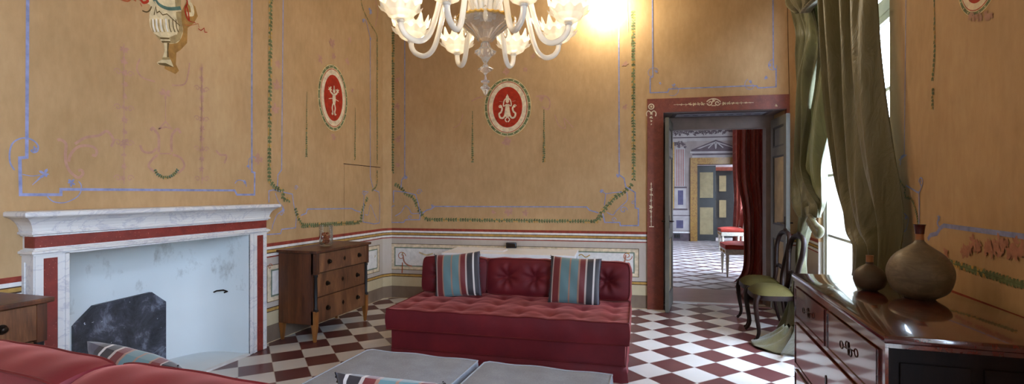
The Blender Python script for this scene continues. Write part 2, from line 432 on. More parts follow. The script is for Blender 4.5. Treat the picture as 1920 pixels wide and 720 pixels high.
    def build(s, name, mats, parent=None, smooth=False, angle=40, solid=0, loc=None, rotz=None):
        me = bpy.data.meshes.new(name); me.from_pydata([tuple(p) for p in s.v], [], s.f)
        if not isinstance(mats, (list, tuple)): mats = [mats]
        for m in mats: me.materials.append(m)
        me.polygons.foreach_set('material_index', s.m); me.update()
        b = bmesh.new(); b.from_mesh(me); bmesh.ops.recalc_face_normals(b, faces=b.faces[:]) if smooth != 'keep' else None
        b.to_mesh(me); b.free()
        if smooth:
            me.polygons.foreach_set('use_smooth', [True]*len(me.polygons))
            me.set_sharp_from_angle(angle=math.radians(angle))
        o = bpy.data.objects.new(name, me); COL.objects.link(o)
        if parent: o.parent = parent
        if loc is not None: o.location = loc
        if rotz is not None: o.rotation_euler = (0, 0, rotz)
        if solid:
            md = o.modifiers.new('thickness', 'SOLIDIFY'); md.thickness = solid; md.offset = 0
        return o

def thing(name, label, cat, loc=(0, 0, 0), rotz=0, group=None):
    o = bpy.data.objects.new(name, None); COL.objects.link(o); o.location = loc; o.rotation_euler = (0, 0, rotz)
    o.empty_display_size = .1
    tag(o, label, cat, group); return o
def tag(o, label, cat, group=None):
    o['label'] = label; o['category'] = cat
    if group: o['group'] = group
    return o
def struct(o): o['kind'] = 'structure'; return o
def copy_tree(o, parent=None):
    c = o.copy(); COL.objects.link(c)
    if parent: c.parent = parent
    for ch in list(o.children): copy_tree(ch, c)
    return c

def ray(px, py):
    u = (px-CX)/F
    return Vector((CT*u-ST, ST*u+CT, (CY-py)/F))

# ------------------------------------------------------------------ walls with painted decoration
class Wall:
    """a wall line through P0 along D; room side normal NRM; s along D, z up. Paint = thin coats on the wall mesh."""
    MATS = ['wall', 'blue', 'green', 'redp', 'cream', 'pink', 'band', 'dark', 'gold', 'white', 'grey', 'beige',
            'stone1', 'stone2', 'stone3', 'ochre2', 'orange', 'teal', 'green2', 'pinkL', 'niche', 'mauve',
            'farlight', 'fardark', 'purple', 'yellowmarble', 'farwall', 'doorred']
    def __init__(s, P0, D, thick, flip=1):
        s.P0 = Vector((P0[0], P0[1], 0)); s.D = Vector((D[0], D[1], 0)).normalized()
        s.N = Vector((s.D.y, -s.D.x, 0))*flip        # points into the room
        s.T = thick; s.mb = MB(); s.layer = 0; s.lift = 0
    def pt(s, a, z, off=0): return s.P0+s.D*a+Vector((0, 0, z))+s.N*off
    def px(s, x, y):
        d = ray(x, y); o = Vector((0, 0, CAMZ))
        k = (s.P0-o).dot(s.N)/d.dot(s.N); h = o+d*k
        return ((h-s.P0).dot(s.D), h.z)
    def slab(s, a0, a1, z0, z1, mi=0, o0=0, o1=None):
        o1 = -s.T if o1 is None else o1
        c = [s.pt(a, z, o) for o in (o0, o1) for a in (a0, a1) for z in (z0, z1)]
        s.mb.add(c, [(0, 1, 3, 2), (4, 6, 7, 5), (0, 2, 6, 4), (1, 5, 7, 3), (0, 4, 5, 1), (2, 3, 7, 6)], mi)
    def _off(s):
        s.layer += 1; return s.lift+.0008+.00012*(s.layer % 44)
    def mi(s, m): return s.MATS.index(m)
    def poly(s, pts, m, px=True, off=None):
        if px: pts = [s.px(*p) for p in pts]
        o = off or s._off()
        s.mb.add([s.pt(a, z, o) for a, z in pts], [tuple(range(len(pts)))], s.mi(m)); return s
    def rect(s, a0, a1, z0, z1, m, off=None): return s.poly([(a0, z0), (a1, z0), (a1, z1), (a0, z1)], m, False, off)
    def stroke(s, pts, w, m, px=True, sm=False, taper=False):
        if px: pts = [s.px(*p) for p in pts]
        if sm: pts = [(p.x, p.y) for p in catmull([(a, z, 0) for a, z in pts], 5)]
        o = s._off(); n = len(pts); L = []; R = []
        for i in range(n):
            p = Vector(pts[i]); a = Vector(pts[max(i-1, 0)]); b = Vector(pts[min(i+1, n-1)])
            d1 = (p-a); d2 = (b-p)
            d1 = d1.normalized() if d1.length > 1e-7 else d2.normalized(); d2 = d2.normalized() if d2.length > 1e-7 else d1
            t = (d1+d2); t = t.normalized() if t.length > 1e-6 else d1
            nn = Vector((-t.y, t.x)); k = 1/max(.5, abs(nn.dot(Vector((-d1.y, d1.x)))))
            ww = w*.5*k*((1-.8*i/(n-1)) if taper else 1)
            L.append(p+nn*ww); R.append(p-nn*ww)
        vs = [s.pt(q.x, q.y, o) for q in L]+[s.pt(q.x, q.y, o) for q in R]
        s.mb.add(vs, [(i, i+1, n+i+1, n+i) for i in range(n-1)], s.mi(m)); return s
    def garland(s, pts, w, m='green', px=True, sm=False, step=None, w0=None, m2='green2'):
        if px: pts = [s.px(*p) for p in pts]
        if sm: pts = [(p.x, p.y) for p in catmull([(a, z, 0) for a, z in pts], 5)]
        step = (step or w*.8)*.8; P = [Vector(p) for p in pts]; tot = sum((b-a).length for a, b in zip(P, P[1:])); 
        o = s._off(); acc = 0; nxt = 0; i = 0
        for a, b in zip(P, P[1:]):
            L = (b-a).length
            if L < 1e-7: continue
            t = (b-a)/L; nn = Vector((-t.y, t.x))
            while nxt <= acc+L:
                c = a+t*(nxt-acc); f = nxt/max(tot, 1e-6); ww = w if w0 is None else w0+(w-w0)*f
                for sd in (-1, 1):
                    tip = c+t*step*.9*random.uniform(.6, 1.1)+nn*sd*ww*.55*random.uniform(.7, 1.1)
                    q = [c, c+t*step*.15+nn*sd*ww*.42, tip, c+t*step*.75+nn*sd*ww*.1]
                    s.mb.add([s.pt(p.x, p.y, o+random.uniform(0, .0003)) for p in q], [(0, 1, 2, 3)], s.mi(random.choice((m, m, m2, m2, 'gold'))))
                i += 1; nxt += step
            acc += L
        s.stroke([tuple(p) for p in P], w*.15, m2, px=False); return s
    def ell(s, c, ra, rz, m, px=False, n=40, a0=0, a1=2*PI, off=None):
        if px: c = s.px(*c)
        return s.poly([(c[0]+ra*math.cos(a0+(a1-a0)*i/n), c[1]+rz*math.sin(a0+(a1-a0)*i/n)) for i in range(n)], m, False, off)
    def spiral(s, c, r, turns, w, m, a0=0, dirn=1, px=True):
        if px: c = s.px(*c)
        n = 26
        s.stroke([(c[0]+r*(1-.8*i/n)*math.cos(a0+dirn*turns*2*PI*i/n), c[1]+r*(1-.8*i/n)*math.sin(a0+dirn*turns*2*PI*i/n)) for i in range(n+1)], w, m, px=False); return s
    def blob(s, x, y, r, m='blue', px=True, n=5, k=.5):
        c = s.px(x, y) if px else (x, y); ph = random.random()*6; o = s._off()
        for i in range(n):       # a little cluster of leaves
            t = ph+2*PI*i/n+random.uniform(-.3, .3); L_ = r*random.uniform(.65, 1.15); w_ = L_*random.uniform(.22, .34)
            d = (math.cos(t), math.sin(t)); q = (-d[1], d[0])
            pts = [(c[0]+d[0]*L_*f+q[0]*w_*g, c[1]+d[1]*L_*f+q[1]*w_*g) for f, g in ((0, 0), (.3, .8), (.65, 1), (1, .1), (.7, -.8), (.3, -.7))]
            s.poly(pts, m, False, o+i*.0002)
        return s
    def dado(s, a0, a1):
        for z0, z1, m in ((.892, .924, 'band'), (.884, .892, 'white'), (.868, .884, 'white'), (.861, .868, 'dark'), (.838, .861, 'gold'), (.829, .838, 'dark'),
                          (.804, .829, 'white'), (.791, .804, 'band'), (.318, .327, 'dark'), (.292, .318, 'gold'), (.284, .292, 'dark')):
            s.rect(a0, a1, z0, z1, m, off=.0012)
        s.rect(a0, a1, .0, .006, 'beige', off=.0012)
    def panel(s, a0, a1):
        s.rect(a0, a1, .375, .72, 'beige', off=.0015); s.rect(a0+.012, a1-.012, .387, .71, 'cream', off=.0020)
        for (x0, x1, z0, z1) in ((a0, a1, .714, .72), (a0, a1, .375, .38), (a0, a0+.006, .375, .72), (a1-.006, a1, .375, .72)):
            s.rect(x0, x1, z0, z1, 'dark', off=.0024)
        s.rect(a0+.05, a1-.05, .42, .675, 'grey', off=.0024); s.rect(a0+.066, a1-.066, .436, .66, 'white', off=.0028)
    def build(s, name):
        return struct(s.mb.build(name, [M[k] for k in s.MATS]))

def medallion(W, cx, cy, px0, px1, py0, py1, fig):
    a0 = W.px(px0, cy)[0]; a1 = W.px(px1, cy)[0]; z1 = W.px(cx, py0)[1]; z0 = W.px(cx, py1)[1]
    ca, cz = (a0+a1)/2, (z0+z1)/2; ra, rz = abs(a1-a0)/2, (z1-z0)/2
    o = .0010
    for k, m in ((1.0, 'gold'), (.985, 'beige'), (.955, 'green')):
        W.ell((ca, cz), ra*k, rz*k, m, off=o); o += .0004
    n = 44
    for i in range(n):
        t = 2*PI*i/n; W.ell((ca+ra*.91*math.cos(t), cz+rz*.92*math.sin(t)), ra*.035, rz*.02, 'beige' if i % 2 else 'green2', n=6, off=o)
    o += .0004
    for kx, kz, m in ((.86, .885, 'beige'), (.82, .855, 'redp'), (.795, .835, 'cream'), (.615, .68, 'redp')):
        W.ell((ca, cz), ra*kx, rz*kz, m, off=o); o += .0004
    S = lambda x, y: (ca+x*ra, cz+y*rz)
    W.lift = .0055
    if fig == 'siren':
        W.poly([S(-.07, .1), S(-.1, -.1), S(-.14, -.28), S(0, -.36), S(.14, -.28), S(.1, -.1), S(.07, .1)], 'cream', False)
        W.ell(S(0, .2), ra*.07, rz*.07, 'cream', n=14); W.poly([S(-.1, .24), S(-.05, .36), S(0, .44), S(.05, .36), S(.1, .24)], 'cream', False)
        for sd in (-1, 1):
            W.stroke([S(.05*sd, .08), S(.16*sd, .04), S(.14*sd, .2), S(.08*sd, .28)], .014, 'cream', False, True)
            W.stroke([S(.08*sd, -.25), S(.18*sd, -.36), S(.3*sd, -.34), S(.34*sd, -.22), S(.26*sd, -.16), S(.22*sd, -.04), S(.3*sd, .04)], .022, 'cream', False, True)
            W.spiral(S(.3*sd, .02), .022, 1.2, .009, 'cream', px=False); W.stroke([S(.2*sd, .18), S(.34*sd, .2)], .006, 'pink', False)
            W.stroke([S(.02*sd, -.34), S(.09*sd, -.42), S(.02*sd, -.5)], .014, 'cream', False, True)
    else:
        W.poly([S(-.09, .12), S(-.11, -.06), S(-.07, -.2), S(.07, -.2), S(.11, -.06), S(.09, .12)], 'cream', False)
        W.ell(S(0, .2), ra*.08, rz*.06, 'cream', n=14); W.stroke([S(0, .26), S(0, .36)], .016, 'cream', False)
        for sd in (-1, 1):
            W.stroke([S(.05*sd, .1), S(.2*sd, .16), S(.26*sd, .26)], .022, 'cream', False, True)
            W.blob(*S(.25*sd, .24), .035, 'cream', False)
            W.stroke([S(.05*sd, -.18), S(.1*sd, -.3), S(.06*sd, -.42), S(.1*sd, -.5)], .02, 'cream', False, True)
            W.blob(*S(.1*sd, -.48), .022, 'cream', False)
            W.stroke([S(.08*sd, -.02), S(.32*sd, -.06)], .007, 'cream', False)
    W.lift = 0

def arabesque(W, x, y0, y1, m='pinkL', wd=.014):
    """faded vertical candelabra ornament between two photo heights at column x"""
    a, z0 = W.px(x, y1); _, z1 = W.px(x, y0); n = max(4, int((z1-z0)/.075))
    W.stroke([(a, z0), (a, z1)], wd*.4, m, False)
    for i in range(n):
        z = z0+(z1-z0)*(i+.5)/n; r = random.uniform(.02, .036)
        W.blob(a+random.uniform(-.006, .006), z, r, m, False, 6, .4)
        if i % 3 == 0:
            for sd in (-1, 1): W.spiral((a+sd*.042, z), .024, 1.1, wd*.45, m, a0=0 if sd > 0 else PI, dirn=sd, px=False)

ZC = 4.3   # ceiling height
XL = -3.482
# ---- back wall geometry (line y = 6.285 + .085 x)
BW = lambda x: 6.285+.085*x
RW = lambda y: 1.357+.054*(y-2.886)     # right wall x at depth y
bdir = Vector((1, .085, 0)).normalized()
# ---- floor, ceiling
m_ = MB(); m_.box(-4.3, 1.9, -3.4, 6.72, -.12, 0); struct(m_.build('floor', M['tiles']))
m_ = MB(); m_.add([(-.6, 6.66, -.12), (1.72, 6.86, -.12), (1.72, 6.96, -.12), (-.6, 6.76, -.12), (-.6, 6.66, .001), (1.72, 6.86, .001), (1.72, 6.96, .001), (-.6, 6.76, .001)],
                  [(0, 3, 2, 1), (4, 5, 6, 7), (0, 1, 5, 4), (1, 2, 6, 5), (2, 3, 7, 6), (3, 0, 4, 7)]); struct(m_.build('trim_1', M['threshold']))
m_ = MB(); m_.box(-.6, 2.0, 6.75, 7.82, -.12, -.001); struct(m_.build('floor', M['slab']))
m_ = MB(); m_.box(-3.5, 2.4, 7.82, 18.0, -.12, 0); struct(m_.build('floor', M['floor2']))
m_ = MB(); m_.box(-4.3, 2.2, -3.4, 7.4, ZC, ZC+.15); struct(m_.build('ceiling', M['ceil']))
m_ = MB(); m_.box(-3.5, 2.4, 7.4, 18.2, 4.1, 4.25); struct(m_.build('ceiling', M['ceil']))
m_ = MB(); m_.box(1.9, 30, -25, 30, -.6, -.5); tag(m_.build('courtyard', M['court']), 'pale courtyard paving outside the window', 'paving')['kind'] = 'structure'

# ---- left wall with fireplace niche opening
L = Wall((XL, -3.2), (0, 1), .9, 1)
NY0, NY1, NZ = 2.155, 3.54, 1.05
L.slab(0, 3.2+NY0, 0, ZC); L.slab(3.2+NY1, 3.2+5.885, 0, ZC); L.slab(3.2+NY0, 3.2+NY1, NZ, ZC)
L.dado(0, 3.2+1.99); L.dado(3.2+3.76, 3.2+5.885)
L.panel(3.2+.1, 3.2+1.9); L.panel(L.px(500, 460)[0], L.px(711.5, 460)[0])
# urn panel frame
L.stroke([(52, -30), (50, 295), (37, 296), (38.5, 365), (114, 365), (114, 355), (440, 357), (444, 365), (477, 365), (477.5, 324), (472, 322), (472, -30)], .017, 'blue')
L.stroke([(27, 319), (20, 308), (17.7, 297), (18.8, 280), (25, 267), (37, 260), (50, 259), (63, 264), (71, 273), (70, 283), (63, 286), (57, 282)], .008, 'blue', sm=True)
L.blob(65, 281, .025); L.stroke([(42, 327), (60, 330), (75, 328)], .005, 'blue', sm=True); L.blob(83, 326, .034); L.stroke([(78, 330), (70, 338), (60, 347)], .012, 'blue', sm=True, taper=True)
L.blob(133, 343, .03); L.stroke([(88, 368), (100, 378), (120, 380), (140, 372), (150, 362), (152, 348), (147, 340)], .006, 'blue', sm=True)
L.stroke([(440, 344), (446, 338), (458, 340), (462, 350)], .008, 'blue', sm=True); L.blob(459, 341, .022); L.stroke([(467, 318), (466, 300), (476, 294), (484, 306)], .006, 'blue', sm=True); L.blob(465, 311, .02)
# faded pink ornament
L.stroke([(107, 263), (113, 262), (123, 270), (122, 290), (124, 308), (132, 323), (146, 333), (155, 326), (152, 319), (146, 320)], .017, 'pinkL', sm=True)
L.stroke([(128, 303), (133, 288), (145, 276), (160, 273), (175, 276), (181, 284), (178, 292), (172, 290)], .017, 'pinkL', sm=True)
L.stroke([(140, 270), (160, 258), (185, 254), (200, 246), (212, 262), (208, 275)], .017, 'pinkL', sm=True)
arabesque(L, 232, 82, 345); arabesque(L, 378, 120, 345)
L.stroke([(262, 110), (256, 128), (266, 145), (290, 153)], .011, 'pinkL', sm=True); L.stroke([(355, 118), (352, 140), (345, 158), (322, 160)], .011, 'pinkL', sm=True)
L.blob(310, 176, .06, 'pinkL', k=.6); L.stroke([(310, 186), (310, 230)], .006, 'pinkL')
L.stroke([(282, 245), (286, 240), (292, 247), (297, 256), (297, 285)], .02, 'pinkL', sm=True); L.stroke([(338, 250), (333, 242), (326, 247), (321, 258), (321, 285)], .02, 'pinkL', sm=True)
L.stroke([(297, 242), (310, 228), (322, 242), (310, 238), (297, 242)], .012, 'pinkL'); L.stroke([(297, 288), (321, 288)], .01, 'pinkL')
L.stroke([(262, 272), (268, 284), (283, 286), (293, 278)], .017, 'pinkL', sm=True); L.stroke([(295, 290), (284, 300), (278, 312), (290, 322)], .017, 'pinkL', sm=True); L.stroke([(323, 290), (338, 296), (345, 312), (334, 324)], .017, 'pinkL', sm=True)
L.stroke([(404, 282), (412, 290), (424, 292), (420, 306)], .017, 'pinkL', sm=True)
L.garland([(289, 318), (296, 328), (310, 333), (324, 328), (331, 320)], .026, 'teal', sm=True, m2='green2')
# painted urn
L.layer = 0
def ub(x, y): return (250+x/4.967, y/4.967)
L.poly([ub(*p) for p in [(500, 0), (575, 60), (600, 150), (560, 220), (505, 260), (500, 400), (440, 465), (400, 490), (395, 600), (425, 660), (390, 690), (290, 640), (300, 400)]], 'ochre2')
L.poly([ub(*p) for p in catmull([(150, -60), (155, 60), (148, 150), (150, 240), (190, 310), (250, 370), (270, 400), (385, 405), (440, 370), (462, 290), (450, 200), (440, 60), (440, -60)], 4) for p in [(p.x, p.y)]] if False else
       [ub(p[0], p[1]) for p in catmull([(150, -60, 0), (155, 60, 0), (148, 150, 0), (152, 240, 0), (190, 310, 0), (250, 370, 0), (275, 402, 0), (385, 405, 0), (435, 370, 0), (462, 290, 0), (450, 200, 0), (440, 60, 0), (440, -60, 0)], 4)], 'stone1')
L.poly([ub(*p) for p in [(380, -60), (440, -60), (448, 180), (462, 290), (435, 370), (385, 405), (330, 405), (400, 340), (425, 260), (400, 160)]], 'stone2')
L.poly([ub(*p) for p in [(190, 310), (250, 345), (330, 350), (400, 320), (440, 360), (385, 405), (275, 402), (240, 365)]], 'stone2')
for x in (165, 195, 230, 270, 330, 365, 395): L.stroke([ub(x, 180), ub(x+5, 250), ub(x+22, 300)], .008, 'stone3' if x > 300 else 'stone2', sm=True)
for x in (180, 212, 250, 300): L.stroke([ub(x, 175), ub(x+6, 250), ub(x+20, 295)], .010, 'white', sm=True)
L.poly([ub(*p) for p in [(245, 350), (330, 352), (345, 395), (265, 398)]], 'stone3'); L.stroke([ub(250, 372), ub(340, 375)], .012, 'stone1')
L.poly([ub(*p) for p in [(280, 398), (330, 400), (322, 470), (325, 535), (270, 535), (290, 470)]], 'stone1'); L.poly([ub(*p) for p in [(312, 400), (332, 400), (322, 470), (330, 535), (310, 535)]], 'stone3')
L.poly([ub(*p) for p in [(270, 535), (330, 532), (345, 555), (262, 556)]], 'stone2'); L.poly([ub(*p) for p in [(215, 582), (262, 556), (345, 556), (372, 622), (330, 622), (230, 600)]], 'stone1'); L.poly([ub(*p) for p in [(220, 584), (300, 588), (372, 624), (320, 620), (240, 603)]], 'stone3')
L.stroke([ub(190, -10), ub(240, 50), ub(330, 85), ub(440, 78)], .03, 'teal', sm=True); L.stroke([ub(195, 10), ub(240, 68), ub(330, 104), ub(440, 100)], .01, 'stone1', sm=True)
L.stroke([ub(190, 140), ub(205, 60), ub(215, 120), ub(240, 105), ub(270, 140), ub(310, 130), ub(430, 240)], .007, 'stone3')
L.stroke([ub(80, 100), ub(120, 112), ub(150, 95), ub(165, 60)], .009, 'stone3', sm=True); L.stroke([ub(495, 130), ub(545, 130), ub(540, 60), ub(510, 10), ub(520, -40)], .03, 'stone1', sm=True); L.stroke([ub(140, 40), ub(150, 0), ub(165, -30)], .03, 'stone1', sm=True)
L.stroke([ub(485, -30), ub(500, 30), ub(478, 80), ub(490, 150), ub(515, 190), ub(508, 120), ub(490, 50)], .012, 'redp', sm=True)
L.stroke([ub(515, 195), ub(575, 215), ub(560, 205)], .007, 'redp'); L.stroke([ub(600, 265), ub(625, 285), ub(655, 262), ub(662, 300), ub(685, 300)], .006, 'redp'); L.stroke([ub(470, 230), ub(520, 240), ub(600, 220), ub(610, 260)], .004, 'orange')
L.stroke([ub(20, -20), ub(60, -5), ub(90, 25), ub(130, 10), ub(110, -20)], .018, 'redp', sm=True); L.stroke([ub(-140, -10), ub(-60, 12), ub(-20, -10), ub(20, 10)], .01, 'orange', sm=True); L.stroke([ub(60, 30), ub(75, 60)], .006, 'orange')
# second panel
L.garland([(507, -20), (504, 338)], .05, step=.045); L.garland([(504, 338), (516, 352), (529, 358), (530, 372), (540, 375)], .05, sm=True); L.garland([(553, 390), (557, 405), (566, 424)], .045, sm=True); L.garland([(566, 423), (610, 421), (672, 417)], .05)
L.stroke([(531, -20), (528, 318), (521, 328), (520, 350)], .012, 'blue'); L.stroke([(504, 380), (504, 358), (512, 356), (548, 364), (551, 385), (556, 405), (554, 427), (528, 430), (526, 438), (498, 440), (498, 420)], .010, 'blue')
L.stroke([(516, 362), (522, 378), (532, 392), (520, 402), (512, 420), (510, 430)], .008, 'blue', sm=True); L.spiral((528, 400), .03, 1.3, .007, 'blue'); L.spiral((555, 352), .025, 1.3, .007, 'blue'); L.blob(530, 393, .03)
L.stroke([(564, 404), (574, 400), (576, 392), (660, 391), (664, 394), (676, 398)], .012, 'blue')
L.garland([(676, 417), (680, 392), (689, 370)], .055, sm=True); L.garland([(708, -5), (708, 60)], .001); L.garland([(697, 358), (706, 346), (707, 320)], .03, sm=True)
L.garland([(676, -20), (678, 8), (686, 30), (696, 48), (705, 62), (707, 70)], .022, sm=True); L.garland([(707, 70), (707, 306)], .03)
L.stroke([(694, 72), (694, 332), (699, 352)], .012, 'blue'); L.stroke([(694, 72), (686, 40), (680, 36)], .01, 'blue', sm=True); L.blob(694, 73, .03); L.blob(694, 20, .05, 'blue', k=.3); L.blob(681, 39, .03); L.stroke([(700, -10), (708, 20), (703, 50)], .017, 'pinkL', sm=True)
L.stroke([(680, 358), (690, 360), (682, 366), (681, 400), (680, 416), (692, 418), (700, 420), (711, 418), (712, 385), (710, 360), (700, 356)], .010, 'blue'); L.stroke([(684, 402), (690, 402), (694, 384), (700, 398), (707, 414)], .008, 'blue', sm=True); L.spiral((681, 362), .03, 1.2, .007, 'blue')
L.garland([(575, 172), (574, 292)], .034, w0=.006); L.garland([(666, 202), (665, 300)], .034, w0=.006)
for x, y, r in ((484, 300, .06), (520, 120, .05), (518, 160, .06), (515, 205, .06), (622, 80, .07), (625, 105, .05), (600, 110, .05), (650, 115, .05), (625, 256, .05), (655, 75, .04), (660, 170, .03)): L.blob(x, y, r, 'pinkL', k=.45, n=6)
medallion(L, 624, 183, 595, 652, 120, 247, 'bird')
# jib door cut into the plaster
L.stroke([(644, 307), (713, 314)], .009, 'dark'); L.stroke([(645, 309), (645, 452)], .003, 'dark')
# dado grotesques
L.spiral((700, 480), .05, 1.3, .006, 'orange'); L.stroke([(697, 494), (700, 505), (699, 515)], .006, 'pink'); L.blob(703, 481, .02, 'gold'); L.spiral((506, 500), .03, 1, .006, 'orange')
L.build('wall_left')
# narrow facet in the corner
C = Wall((XL, 5.885), (.075, .118), .3, 1); C.slab(0, .14, 0, ZC); C.dado(0, .14); C.build('wall_corner')

# ---- back wall (painted face y = BW(x)); the opening to the next room x .035 .. 1.375, z < 2.345
BX0 = -3.60
B = Wall((BX0, BW(BX0)), (1, .085), .45, 1)
bs = lambda x: (x-BX0)*math.sqrt(1+.085**2)
OX0, OX1, OZ = .035, 1.375, 2.345
B.slab(0, bs(OX0), 0, ZC); B.slab(bs(OX1), bs(1.8), 0, ZC); B.slab(bs(OX0), bs(OX1), OZ, ZC)
B.dado(bs(-3.42), bs(-.15)); B.dado(bs(1.405), bs(1.6))
B.panel(B.px(733, 460)[0], B.px(1198, 460)[0])
B.garland([(737, 60), (736, 322)], .048, step=.042); B.garland([(740, 345), (752, 352), (760, 362), (776, 372), (784, 390), (791, 402), (800, 411)], .055, sm=True); B.garland([(800, 412), (850, 412), (1000, 414), (1118, 415)], .05)
B.stroke([(759, -20), (759, 330), (753, 338), (752, 352)], .014, 'blue'); B.blob(761, 333, .03); B.stroke([(738, 380), (738, 358), (758, 360), (779, 365), (784, 380), (788, 400), (787, 412), (760, 412), (757, 417), (734, 417), (734, 388), (740, 385)], .012, 'blue')
B.stroke([(792, 400), (800, 394), (808, 392), (815, 387), (1100, 388), (1105, 394), (1122, 399)], .014, 'blue'); B.blob(811, 386, .03); B.spiral((786, 360), .04, 1.3, .008, 'blue'); B.stroke([(741, 405), (752, 398), (760, 386), (768, 392), (772, 400), (786, 400)], .009, 'blue', sm=True); B.spiral((768, 408), .03, 1, .008, 'blue')
B.garland([(1187, 20), (1188, 335)], .048, step=.042); B.garland([(1186, 345), (1174, 356), (1160, 366), (1148, 374), (1140, 386), (1130, 396), (1124, 408), (1118, 415)], .06, sm=True)
B.stroke([(1160, -20), (1161, 328), (1170, 334), (1173, 350), (1191, 361), (1191, 390), (1197, 391), (1197, 423), (1163, 423), (1162, 417), (1134, 417), (1130, 400)], .014, 'blue'); B.blob(1158, 329, .03)
B.stroke([(1128, 358), (1137, 363), (1150, 361), (1166, 360)], .009, 'blue', sm=True); B.stroke([(1136, 363), (1133, 385)], .009, 'blue'); B.spiral((1169, 394), .045, 1.2, .009, 'blue'); B.stroke([(1175, 360), (1176, 375), (1163, 388), (1155, 396), (1149, 403), (1138, 398)], .009, 'blue', sm=True); B.blob(1128, 357, .03); B.spiral((1151, 412), .03, 1, .007, 'blue'); B.spiral((1187, 380), .025, 1, .006, 'blue')
B.garland([(886, 208), (886, 305)], .040, w0=.01, sm=False); B.garland([(1020, 205), (1020, 303)], .040, w0=.01)
medallion(B, 952, 201, 907, 997, 145, 257, 'siren')
for x, y, r in ((950, 134, .06), (950, 268, .06), (952, 262, .05), (985, 130, .04), (1015, 185, .05), (745, 200, .05), (747, 260, .06), (745, 150, .05), (746, 310, .04), (955, 398, .07), (985, 398, .05), (925, 398, .04), (1000, 105, .04), (905, 130, .04), (1172, 120, .04), (1172, 200, .04)): B.blob(x, y, r, 'pinkL', k=.45, n=6)
B.stroke([(884, 190), (895, 184), (905, 182)], .017, 'pinkL', sm=True); B.stroke([(1005, 181), (1022, 180), (1031, 190), (1028, 205), (1016, 200)], .017, 'pinkL', sm=True)
B.stroke([(1040, 215), (1048, 235), (1060, 240), (1058, 222), (1075, 240)], .011, 'pinkL', sm=True); B.stroke([(850, 240), (862, 232), (868, 215)], .011, 'pinkL', sm=True); B.stroke([(1175, -20), (1178, 60)], .01, 'pinkL')
# overdoor panel
B.stroke([(1223, -20), (1224, 144), (1219, 146), (1219, 174), (1252, 173), (1254, 167), (1404, 161), (1419, 161), (1421, 165), (1455, 163), (1455, 130), (1450, 128), (1449, -20)], .013, 'blue')
for cx_, cy_ in ((1223, 138), (1263, 168), (1408, 160), (1452, 124)): B.spiral((cx_, cy_), .08, .8, .006, 'blue', a0=random.random()*6)
for cx_, cy_ in ((1231, 134), (1263, 160), (1407, 154), (1443, 122), (1238, 156), (1436, 146)): B.blob(cx_, cy_, .025)
B.stroke([(1476, 0), (1480, 200)], .006, 'dark')
# dado grotesques in the long panel
for x, y, sd in ((753, 480, 1), (1176, 480, -1)):
    B.spiral((x, y), .06, 1.3, .008, 'orange', dirn=sd); B.stroke([(x+3*sd, 478), (x+5*sd, 490), (x+12*sd, 497), (x+20*sd, 499)], .02, 'pink', sm=True); B.stroke([(x+2, 492), (x+1, 512)], .014, 'orange'); B.blob(x+2, 475, .02, 'gold')
B.stroke([(786, 473), (800, 478), (812, 475)], .02, 'beige', sm=True); B.stroke([(1082, 481), (1090, 477), (1098, 482), (1106, 478)], .012, 'gold', sm=True)
B.build('wall_back')

# ---- door surround
def bp(x, z, off=0):      # point on back wall face, off = toward the room
    return Vector((x, BW(x), z))+Vector((bdir.y, -bdir.x, 0))*off
def bslab(mb, x0, x1, z0, z1, o0, o1, mi=0):
    c = [bp(a, z, o) for o in (o0, o1) for a in (x0, x1) for z in (z0, z1)]
    mb.add(c, [(0, 1, 3, 2), (4, 6, 7, 5), (0, 2, 6, 4), (1, 5, 7, 3), (0, 4, 5, 1), (2, 3, 7, 6)], mi)
m_ = MB(); bslab(m_, -.149, OX0, 0, 2.508, .022, -.45); bslab(m_, OX0, 1.405, OZ, 2.508, .022, -.05); bslab(m_, OX1, 1.405, 0, OZ, .022, -.05)
# painted cream scrolls on the red marble, in the same mesh
DW = Wall((BX0, BW(BX0)), (1, .085), .1, 1); DW.P0 = DW.P0+DW.N*.022; DW.mb = MB(); DW.MATS = ['cream', 'doorred', 'beige']
def door_scroll():
    y = lambda x: 196-(x-1280)*.028
    DW.stroke([(1325, 191), (1330, 187), (1338, 185), (1346, 187), (1351, 191)], .012, 'cream', sm=True)
    for sx in (-1, 1):
        DW.spiral((1338+sx*7, 193), .032, 1.1, .012, 'cream', a0=0 if sx > 0 else PI, dirn=-sx)
        for k in range(7):
            DW.blob(1338+sx*(20+8*k), y(1338+sx*(20+8*k)), .03-.0028*k, 'beige', n=4, k=.55)
        DW.stroke([(1338+sx*15, y(1338+sx*15)), (1338+sx*75, y(1338+sx*75))], .005, 'cream')
    DW.blob(1338, 188, .03, 'cream'); DW.stroke([(1334, 198), (1342, 198)], .01, 'cream')
    DW.ell(DW.px(1221, 200), .036, .036, 'cream', n=20); DW.ell(DW.px(1221, 200), .024, .024, 'doorred', n=20); DW.ell(DW.px(1221, 200), .014, .014, 'beige', n=12)
    for sx in (-1, 1):
        DW.stroke([(1221, 212), (1221+sx*5, 208), (1221+sx*9, 212), (1221+sx*8, 218)], .012, 'cream', sm=True)
    for yy, r in ((213, .02), (220, .022), (227, .016), (233, .01)): DW.blob(1221, yy, r, 'cream')
    for yy, r in ((345, .012), (355, .02), (365, .024), (376, .02), (388, .028), (396, .02), (406, .015), (415, .012)): DW.blob(1221, yy, r, 'cream', k=.45)
    DW.stroke([(1221, 342), (1221, 424)], .006, 'cream'); DW.stroke([(1217, 425), (1226, 425)], .01, 'cream')
    for yy in (198, ): DW.blob(1455, yy, .02, 'beige', k=.4)
door_scroll()
base = len(m_.f)
m_.add(DW.mb.v, DW.mb.f, 0); m_.m[base:] = [1+k for k in DW.mb.m]
struct(m_.build('trim_2', [M['doorred'], M['cream'], M['doorred'], M['beige']]))
